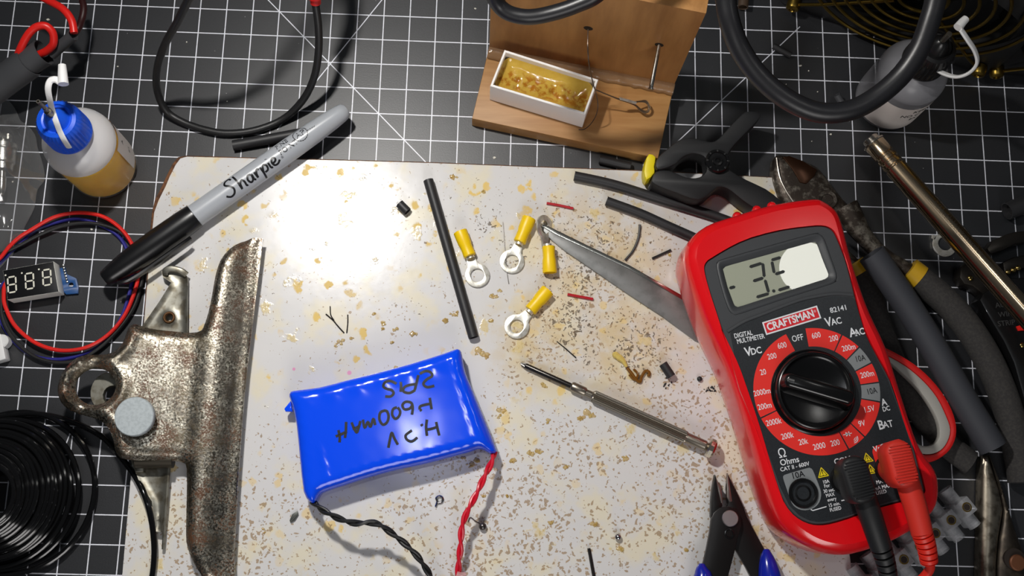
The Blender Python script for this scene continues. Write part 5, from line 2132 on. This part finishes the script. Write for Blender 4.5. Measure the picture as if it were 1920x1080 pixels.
# face plate, bezel, label
m_face = mat('charcoal bezel plastic', (58, 60, 63), 0.5, bump=0.1, bscale=2500)
m_labelp = mat('dark label film', (26, 29, 33), 0.42, col2=(38, 42, 46), scale=3000)
LCD = [(1355, 503), (1362, 499), (1445, 476), (1526, 453), (1531, 456), (1542, 486), (1554, 516), (1551, 522), (1466, 549), (1384, 576), (1377, 573), (1364, 538)]
BEZ = [(1345, 499), (1349, 492), (1358, 487), (1445, 462), (1524, 440), (1536, 440), (1545, 449), (1556, 480), (1568, 514), (1567, 524), (1558, 531), (1472, 558), (1390, 586), (1376, 587), (1367, 578), (1354, 538)]
lcd_l = outl(LCD, ZF - 1.2)
bez_l = outl(BEZ, ZF, 2)
m = M()
m.prism(inset(pan, 0.15), [(ZF - 3, 0), (ZF - 0.5, 0), (ZF, 0.5)], holes=[bez_l])
m.build('face_plate', m_face, mm)
m = M()
# sloping bezel around the window
bzl = inset(bez_l, 0)
n = len(bzl)
lz = ccw(lcd_l)
lz = resample(lz, 1.5)


def ring_pts(lp, n):
    lp = ccw(lp)
    c = sum(lp, Vector((0, 0))) / len(lp)
    out = []
    for k in range(n):
        a = 2 * math.pi * k / n + ROT
        d = Vector((math.cos(a), math.sin(a)))
        best = None
        for i in range(len(lp)):
            p, q = lp[i - 1], lp[i]
            e = q - p
            den = d.x * e.y - d.y * e.x
            if abs(den) < 1e-9:
                continue
            t_ = ((p.x - c.x) * e.y - (p.y - c.y) * e.x) / den
            s_ = ((p.x - c.x) * d.y - (p.y - c.y) * d.x) / den
            if t_ > 0 and -1e-6 <= s_ <= 1 + 1e-6:
                best = t_ if best is None else max(best, t_)
        out.append(c + d * (best or 1))
    return out


NB = 120
ra, rb_ = ring_pts(bez_l, NB), ring_pts(lcd_l, NB)
lev = [(inset(ra, -0.3), ZF - 0.02), (inset(ra, 0.25), ZF + 0.32), (inset(ra, 0.8), ZF + 0.2), ([a * 0.12 + b_ * 0.88 for a, b_ in zip(ra, rb_)], ZF - 0.7), (rb_, ZF - 1.1)]
vs, fs = [], []
for lp, z in lev:
    vs += [Vector((a.x, a.y, z)) for a in lp]
for i in range(len(lev) - 1):
    for k in range(NB):
        k2 = (k + 1) % NB
        fs.append((i * NB + k, i * NB + k2, (i + 1) * NB + k2, (i + 1) * NB + k))
m.add(vs, fs)
m.build('display_bezel', m_face, mm, smooth=50)
t = NT('liquid crystal glass')
t.b.inputs['Base Color'].default_value = lin((156, 160, 142))
t.b.inputs['Roughness'].default_value = 0.35
t.b.inputs['Coat Weight'].default_value = 1.0
t.b.inputs['Coat Roughness'].default_value = 0.01
t.b.inputs['Coat IOR'].default_value = 1.5
m = M()
m.prism(inset(lcd_l, -0.4), [(ZF - 2.5, 0), (ZF - 1.15, 0)])
scr = m.build('display', t.m, mm)
m = M()


def lz_px(x, y):
    p = W(1260 + x / 3.858, 360 + y / 3.858, ZF - 1.1)
    return p


def lcd_bar(a, b_, w=1.35):
    p, q = lz_px(*a), lz_px(*b_)
    d = (q - p).normalized()
    n = Vector((-d.y, d.x, 0))
    hx = [p, p + (d + n) * w / 2, q + (n - d) * w / 2, q, q - (n + d) * w / 2, p + (d - n) * w / 2]
    m.add([zs(v, ZF - 1.08) for v in hx], [(5, 4, 3, 2, 1, 0)])


for a, b_ in (((558, 544), (652, 514)), ((656, 512), (668, 618)), ((584, 646), (664, 620)), ((672, 632), (700, 730)), ((608, 762), (704, 734)), ((412, 697), (460, 684)),
              ((716, 494), (790, 472)), ((722, 500), (740, 590)), ((744, 596), (818, 572)), ((766, 712), (854, 684))):
    lcd_bar(a, b_)
p = lz_px(736, 716)
m.add([zs(v, ZF - 1.08) for v in circ(p.x, p.y, 0.75, 12)], [tuple(range(12))])
m.build('reading', mat('display segment', (28, 32, 32), 0.4), scr, smooth=0)
# printed label over the lower part
LAB = [(1369, 625), (1374, 617), (1395, 606), (1428, 593), (1460, 580), (1493, 568), (1530, 559), (1566, 555), (1592, 556), (1600, 558), (1604, 564), (1616, 604), (1622, 625), (1640, 664), (1665, 711), (1693, 789), (1707, 830), (1717, 868), (1727, 908), (1726, 919), (1716, 927), (1649, 947), (1590, 967), (1553, 977), (1534, 979), (1517, 976), (1499, 967), (1480, 948), (1463, 914), (1441, 852), (1422, 800), (1393, 730), (1378, 672)]
m = M()
m.prism(outl(LAB, ZF + 0.1, 1), [(ZF - 0.2, 0), (ZF + 0.12, 0.1)])
m.build('label_film', m_labelp, mm)
# a raised lip over the label
m = M()
m.tube(path([(1364, 622, ZF + 0.2), (1395, 603, ZF + 0.2), (1428, 590, ZF + 0.2), (1493, 565, ZF + 0.2), (1530, 556, ZF + 0.2), (1566, 551, ZF + 0.2), (1600, 553, ZF + 0.2)]), 0.7, 8, flat=0.5)
m.build('label_lip', m_face, mm)
# dial ring
ZL = ZF + 0.16
RC = W(1531.7, 733, ZL)
RO = ((W(1650.5, 735, ZL) - W(1413, 735, ZL)).length) / 2
RI = RO * 0.705


def pang(x, y):
    p = W(1340 + x / 3.6, 580 + y / 3.6, ZL)
    return math.atan2(p.y - RC.y, p.x - RC.x)


a_off0, a_off1 = pang(512, 215), pang(617, 178)
g1 = (pang(942, 290), pang(1012, 385))
g2 = (pang(1055, 500), pang(1058, 615))
sep1, sep2, sep3, sep4 = pang(840, 215), pang(365, 708), pang(875, 890), pang(970, 820)


def sector(m, a0, a1, r0, r1, z, gap=0.0):
    while a1 < a0:
        a1 += 2 * math.pi
    n = max(2, int((a1 - a0) / 0.06))
    vs = []
    for k in range(n + 1):
        a = a0 + (a1 - a0) * k / n
        vs += [Vector((RC.x + r * math.cos(a), RC.y + r * math.sin(a), z)) for r in (r0, r1)]
    m.add(vs, [(2 * k, 2 * k + 1, 2 * k + 3, 2 * k + 2) for k in range(n)])


m_pred = mat('red print', (226, 44, 36), 0.45)
m_pgrey = mat('grey print', (126, 130, 132), 0.45)
gp = 0.012
m = M()
for a0, a1 in ((a_off0, sep2 - 0), (sep2, sep3), (sep3, sep4), (sep4, g2[1]), (g2[0], g1[1]), (g1[0], sep1), (sep1, a_off1)):
    sector(m, a0 + gp, (a1 if a1 > a0 else a1 + 2 * math.pi) - gp, RI, RO, ZL)
m.build('dial_scale', m_pred, mm, smooth=0)
m = M()
for a0, a1 in ((g1[1], g1[0]), (g2[1], g2[0])):
    sector(m, a0 + gp, a1 - gp, RI, RO, ZL)
m.build('dial_scale_grey', m_pgrey, mm, smooth=0, label='grey ten-ampere sectors of the dial scale')
# knob
ZKN = ZF
kc = W(1530, 732, ZF + 4)
m = M()
m.lathe([(17.9, -0.5), (17.9, 0.3), (17.4, 0.7), (16.9, 0.3), (16.6, 0.3), (16.4, 3.6), (15.9, 4.3), (15.2, 4.5), (14.8, 4.1), (14.5, 3.6), (13.2, 3.0), (0.01, 2.6)], (kc.x, kc.y, ZKN), (0, 0, 1), 64)
kb = m.build('dial_knob', m_blkgloss, mm, smooth=40)
ka, kb2 = W(1463, 713, ZF + 9), W(1594, 752, ZF + 9)
kd = (kb2 - ka).to_2d().normalized()
kr = math.atan2(kd.y, kd.x)
m = M()
mt = Matrix.Translation((kc.x, kc.y, 0)) @ Matrix.Rotation(kr, 4, 'Z')
m.prism(rrect(29.6, 6.4, 2.6, 6), [(ZKN + 2.5, -1.6), (ZKN + 4.2, -0.7), (ZKN + 8.0, 0.1), (ZKN + 9.4, 0.6), (ZKN + 9.9, 1.6)], mtx=mt)
m.build('knob_ridge', m_blkgloss, kb, smooth=50)
m = M()
pt = mt @ Vector((-12.6, 0, ZKN + 9.98))
m.add([pt + Vector(RTV).to_3d() * 0 + (mt.to_3x3() @ Vector(v)) for v in ((-1.6, -0.4, 0), (1.6, -0.4, 0), (1.6, 0.4, 0), (-1.6, 0.4, 0))], [(0, 1, 2, 3)])
m.build('pointer_mark', mat('dull grey mark', (92, 92, 92), 0.4), kb, smooth=0)

# lettering
TR = ROT - math.radians(4.6)
TR = math.radians(13.6)
ZQ = ZL + 0.06
wt, kt = M(), M()


def label_at(mm_, body, x, y, size, sx=0.8, bold=0.0, base=(3.6, 1340, 580), rot=0.0, z=ZQ):
    mm_.text(body, W(base[1] + x / base[0], base[2] + y / base[0], z), size, TR + rot, sx, bold=bold)


for body, x, y in (('600', 455, 245), ('200', 387, 318), ('20', 327, 425), ('2000m', 320, 560), ('200m', 338, 655), ('2000k', 398, 762), ('200k', 490, 855), ('20k', 597, 895), ('2000', 706, 925), ('200', 813, 903), ('1.5V', 1042, 675), ('9V', 993, 772), ('600', 685, 177), ('200', 803, 197), ('200m', 905, 260), ('200m', 1030, 440)):
    label_at(wt, body, x, y, 3.4, 0.78, 0.02)
label_at(wt, 'OFF', 560, 195, 3.7, 0.78, 0.02)
for x, y in ((982, 333), (1060, 553)):
    label_at(kt, '10A', x, y, 3.5, 0.78, 0.02)
    kt.build('dark_lettering', m_print_k, mm, smooth=0)
    kt = M()
for big, small, x, y, dx, dy in (('V', 'AC', 768, 88, 54, -12), ('A', 'AC', 932, 158, 46, -10), ('V', 'DC', 226, 288, 54, -12), ('B', 'AT', 1122, 783, 48, -12)):
    label_at(wt, big, x, y, 5.3, 0.85, 0.12)
    label_at(wt, small, x + dx, y + dy + 6, 3.9, 0.85, 0.08)
label_at(wt, 'A', 1143, 628, 3.9, 0.85, 0.1)
label_at(wt, 'DC', 1158, 672, 2.8, 0.8, 0.06)
Z4 = (3.6, 1240, 360)
label_at(wt, 'DIGITAL', 553, 962, 2.9, 0.74, 0.04, Z4)
label_at(wt, 'MULTIMETER', 603, 992, 2.9, 0.72, 0.04, Z4)
label_at(wt, '82141', 1197, 790, 3.1, 1.0, 0.05, Z4)
Z2 = (4.153, 1400, 820)
label_at(wt, '\u03a9', 276, 126, 5.2, 0.9, 0.03, Z2)
label_at(wt, 'Ohms', 334, 186, 3.5, 0.95, 0.04, Z2)
label_at(wt, 'CAT II - 600V', 375, 229, 2.3, 0.95, 0.03, Z2)
for body, x, y in (('10A', 617, 346), ('For', 625, 378), ('30 sec.', 641, 414), ('MAX', 650, 449), ('every', 663, 483), ('15 min.', 682, 523), ('FUSED', 692, 559)):
    label_at(wt, body, x, y, 2.0, 0.86, 0.03, Z2)
for body, x, y in (('MAX', 1045, 345), ('mA MAX', 1060, 388), ('FUSED', 1040, 430)):
    label_at(wt, body, x, y, 2.1, 0.9, 0.03, Z2)
label_at(wt, 'COM', 747, 180, 3.2, 1.0, 0.05, Z2)
# leader lines of the socket notes
for pts in ([(500, 562), (516, 570), (622, 539)], [(738, 494), (800, 478)]):
    q = [W(1400 + x / 4.153, 820 + y / 4.153, ZQ) for x, y in pts]
    wt.stroke([v.to_2d() for v in q], 0.4, lambda x, y: ZQ, 0)
# diode and beeper symbols
q = [W(1340 + x / 3.6, 580 + y / 3.6, ZQ) for x, y in ((872, 848), (886, 836), (892, 856), (906, 838), (909, 850), (924, 836))]
e1 = Vector((math.cos(TR), math.sin(TR)))
e2 = Vector((-e1.y, e1.x))
c = W(1340 + 896 / 3.6, 580 + 842 / 3.6, ZQ).to_2d()
wt.stroke([c - e1 * 1.9, c + e1 * 1.9], 0.3, lambda x, y: ZQ, 0)
wt.add([zs(c - e1 * 0.7 + e2 * 1.0, ZQ), zs(c - e1 * 0.7 - e2 * 1.0, ZQ), zs(c + e1 * 0.7, ZQ)], [(0, 1, 2)])
wt.stroke([c + e1 * 0.8 - e2 * 1.0, c + e1 * 0.8 + e2 * 1.0], 0.35, lambda x, y: ZQ, 0)
c = W(1340 + 938 / 3.6, 580 + 872 / 3.6, ZQ).to_2d()
for r in (0.5, 1.15, 1.8):
    wt.stroke([c + Vector((math.cos(a), math.sin(a))) * r for a in [math.radians(-85 + 15 * k) for k in range(9)]], 0.28, lambda x, y: ZQ, 0)
# brand plate
BP = [W(1240 + x / 3.6, 360 + y / 3.6, ZQ) for x, y in ((680, 880), (1050, 766), (1080, 852), (708, 966))]
m = M()
m.prism(outl([(1240 + x / 3.6, 360 + y / 3.6) for x, y in ((680, 880), (1050, 766), (1080, 852), (708, 966))], ZQ), [(ZQ - 0.1, 0), (ZQ + 0.02, 0)])
m.build('brand_border', m_print_w, mm, smooth=0)
m = M()
bpl = inset(outl([(1240 + x / 3.6, 360 + y / 3.6) for x, y in ((680, 880), (1050, 766), (1080, 852), (708, 966))], ZQ), 0.6)
m.prism(bpl, [(ZQ - 0.05, 0), (ZQ + 0.05, 0)])
m.build('brand_plate', mat('brand red', (206, 30, 40), 0.45), mm, smooth=0)
d = (BP[1] - BP[0])
br = math.atan2(d.y, d.x)
wt.text('CRAFTSMAN', W(1240 + 872 / 3.6, 360 + 868 / 3.6, ZQ) + Vector((0, 0, 0.08)), 4.5, br, 0.83, bold=0.14)
wt.text('\u00ae', W(1240 + 1036 / 3.6, 360 + 806 / 3.6, ZQ) + Vector((0, 0, 0.08)), 1.5, br, 0.9)

# sockets
def zp(x, y, z):
    return W(1400 + x / 4.153, 820 + y / 4.153, z)


SG = [(284, 318), (290, 298), (310, 287), (470, 240), (495, 240), (515, 256), (545, 330), (572, 400), (580, 450), (566, 505), (530, 545), (480, 565), (430, 566), (385, 548), (350, 510), (318, 420)]
m = M()
m.prism(outl([(1400 + x / 4.153, 820 + y / 4.153) for x, y in SG], ZL, 2), [(ZL - 0.05, 0), (ZL + 0.03, 0)], holes=[circ(zp(450, 432, ZL).x, zp(450, 432, ZL).y, 5.2, 28)])
m.build('socket_surround', m_pgrey, mm, smooth=0)
label_at(kt, '10A', 398, 294, 3.4, 1.0, 0.04, Z2)
c = zp(445, 434, ZF + 1)
m = M()
m.lathe([(6.1, ZF - 0.2), (6.1, ZF + 0.7), (5.7, ZF + 1.2), (4.9, ZF + 1.1), (4.5, ZF - 0.8), (3.6, ZF - 0.8), (3.4, ZF + 0.2), (2.7, ZF + 0.3), (2.2, ZF - 0.2), (2.1, ZF - 7.5), (0.01, ZF - 7.5)], (c.x, c.y, 0), (0, 0, 1), 36)
jk = m.build('socket', m_blkgloss, mm)
m = M()
m.hollow([(c.x, c.y, ZF - 1.2), (c.x, c.y, ZF - 7)], 1.6, 0.3, 16, depth=5)
m.build('socket_contact', m_brass, jk)
VR = [(980, 118), (988, 84), (1010, 66), (1160, 18), (1190, 16), (1212, 28), (1238, 66), (1330, 300), (1340, 360), (1250, 390), (1160, 340), (1110, 328), (1050, 290), (1010, 210)]
m = M()
m.prism(outl([(1400 + x / 4.153, 820 + y / 4.153) for x, y in VR], ZL, 2), [(ZL - 0.05, 0), (ZL + 0.03, 0)])
m.build('socket_surround_red', m_pred, mm, smooth=0, label='red printed surround of the voltage socket')
label_at(wt, 'V\u2022\u03a9\u2022mA', 1085, 74, 3.3, 0.95, 0.05, Z2)
for x, y in ((762, 330), (1110, 250)):
    c = zp(x, y, ZF + 0.5)
    m = M()
    m.lathe([(6.1, ZF - 0.2), (6.1, ZF + 0.5), (5.7, ZF + 0.9), (4.6, ZF + 0.8), (4.2, ZF - 0.6), (0.01, ZF - 0.6)], (c.x, c.y, 0), (0, 0, 1), 32)
    m.build('socket', m_blkgloss, mm)
# warning triangles
yl, bk = M(), M()
for x, y, s in ((592, 272, 1.0), (940, 158, 0.98), (970, 248, 0.95)):
    c = zp(x, y + 8, ZQ).to_2d()
    tri = [c + (-e1 * 2.45 - e2 * 1.55) * s, c + (e1 * 2.45 - e2 * 1.55) * s, c + e2 * 2.75 * s]
    yl.prism(roundc(ccw(tri), 0.5, 2), [(ZQ - 0.03, 0), (ZQ + 0.02, 0)])
    outer, inner = inset(ccw(tri), 0.38), inset(ccw(tri), 0.62)
    bk.prism(outer, [(ZQ, 0), (ZQ + 0.04, 0)], holes=[inner])
    bk.stroke([c + e2 * 1.35 * s, c - e2 * 0.25 * s], 0.3, lambda x, y: ZQ + 0.06, 0)
    bk.stroke([c - e2 * 0.6 * s, c - e2 * 0.9 * s], 0.32, lambda x, y: ZQ + 0.06, 0)
yl.build('warning_sign', mat('yellow print', (226, 204, 26), 0.45), mm, smooth=0)
for v in bk.v:
    pass
bk.build('warning_mark', m_print_k, mm, smooth=0)
wt.build('lettering', m_print_w, mm, smooth=0)
kt.build('dark_lettering', m_print_k, mm, smooth=0, label='black ten-ampere lettering')


# ---- test lead plugs
def plug(name, label, mt_, head, neck, ribs, wire, jack):
    t = thing(name, label, 'test lead', zs(W(*jack, ZF), ZF), 'test leads of the multimeter')
    mat_, mat2 = mt_
    # barrel standing in the socket
    hc = W(*head[0], head[2])
    jc = W(*jack, ZF + 0.5)
    hd = (W(*neck[-1][:2], head[2]) - hc).to_2d().normalized()
    ha = math.atan2(hd.y, hd.x)
    m = M()
    m.lathe([(5.0, ZF + 0.95), (5.2, ZF + 1.4), (5.2, head[2] - 6)], (jc.x, jc.y, 0), (0, 0, 1), 28)
    m.build('plug_shroud', mat_, t)
    m = M()
    L, Wd = head[1]
    mtx = Matrix.Translation((hc.x, hc.y, 0)) @ Matrix.Rotation(ha, 4, 'Z')
    m.prism(rrect(L, Wd, Wd * 0.46, 8), [(head[2] - 12.5, 1.4), (head[2] - 11, 0.3), (head[2] - 2.2, 0), (head[2] - 0.7, 0.5), (head[2], 1.6)], mtx=mtx)
    hd_o = m.build('plug_head', mat_, t, smooth=50)
    m = M()
    nrib = 14
    for k in range(nrib):
        u = -L / 2 + 2.2 + (L - 4.4) * k / (nrib - 1)
        w = Wd - 3.4
        if abs(u) > L / 2 - Wd * 0.4:
            e = abs(u) - (L / 2 - Wd * 0.46)
            w = 2 * math.sqrt(max(0.5, (Wd * 0.46) ** 2 - e * e)) - 1.8 + 0.08 * Wd
        mt2 = mtx @ Matrix.Translation((u, 0, 0))
        m.prism(rrect(0.55, w, 0.2, 2), [(head[2] - 0.3, 0), (head[2] + 0.22, 0.02), (head[2] + 0.34, 0.14)], mtx=mt2)
    m.build('grip_ridges', mat_, hd_o)
    m = M()
    pp = cr([tuple(W(*p[:3])) + (p[3],) for p in neck], 5)
    m.tube([Vector(v[:3]) for v in pp], [v[3] for v in pp], 22)
    m.build('plug_neck', mat_, t)
    m = M()
    pp = path([p[:3] for p in ribs], 24)
    R0, R1 = ribs[0][3], ribs[-1][3]
    n = len(pp)
    rr = []
    for i in range(n):
        f = i / (n - 1)
        ph = (f * 6.0) % 1.0
        rr.append((R0 + (R1 - R0) * f) * (1.0 if ph < 0.72 else 0.74))
    m.tube(pp, rr, 20)
    m.build('strain_relief', mat2, t, smooth=50)
    m = M()
    m.tube(path(wire, 6), 1.9, 14)
    m.build('lead_wire', mat2, t)
    return t


m_rp = mat('red plug rubber', (204, 46, 34), 0.5, bump=0.1, bscale=1500)
m_rp2 = mat('red lead rubber', (218, 40, 26), 0.45)
m_bp = mat('black plug rubber', (25, 26, 28), 0.5, bump=0.1, bscale=1500)
plug('test_lead', 'red angled test lead plug in the right socket of the multimeter', (m_rp, m_rp2), [(1694, 869), (19.0, 11.2), 61.0],
     [(1690, 862, 54, 4.6), (1702, 905, 53.5, 4.7), (1716, 950, 52.5, 4.6), (1729, 1000, 51, 4.3)],
     [(1728, 997, 51.2, 4.3), (1737, 1024, 49, 4.0), (1742, 1054, 46, 3.5)],
     [(1742, 1050, 46, 0), (1744, 1064, 43, 0), (1736, 1078, 40, 0), (1715, 1096, 36, 0)] if False else [(1742, 1050, 46), (1744, 1064, 43), (1736, 1078, 40), (1715, 1098, 36)], (1400 + 1110 / 4.153, 820 + 250 / 4.153))
plug('test_lead', 'black angled test lead plug in the middle socket of the multimeter', (m_bp, m_bp), [(1612, 899), (19.0, 11.4), 61.0],
     [(1608, 890, 54, 4.6), (1620, 930, 53.5, 4.7), (1634, 972, 52.5, 4.6), (1652, 1026, 50, 4.3)],
     [(1651, 1022, 50.2, 4.3), (1661, 1056, 47, 4.0), (1668, 1092, 43, 3.5)],
     [(1668, 1088, 43), (1672, 1110, 39)], (1400 + 762 / 4.153, 820 + 330 / 4.153))
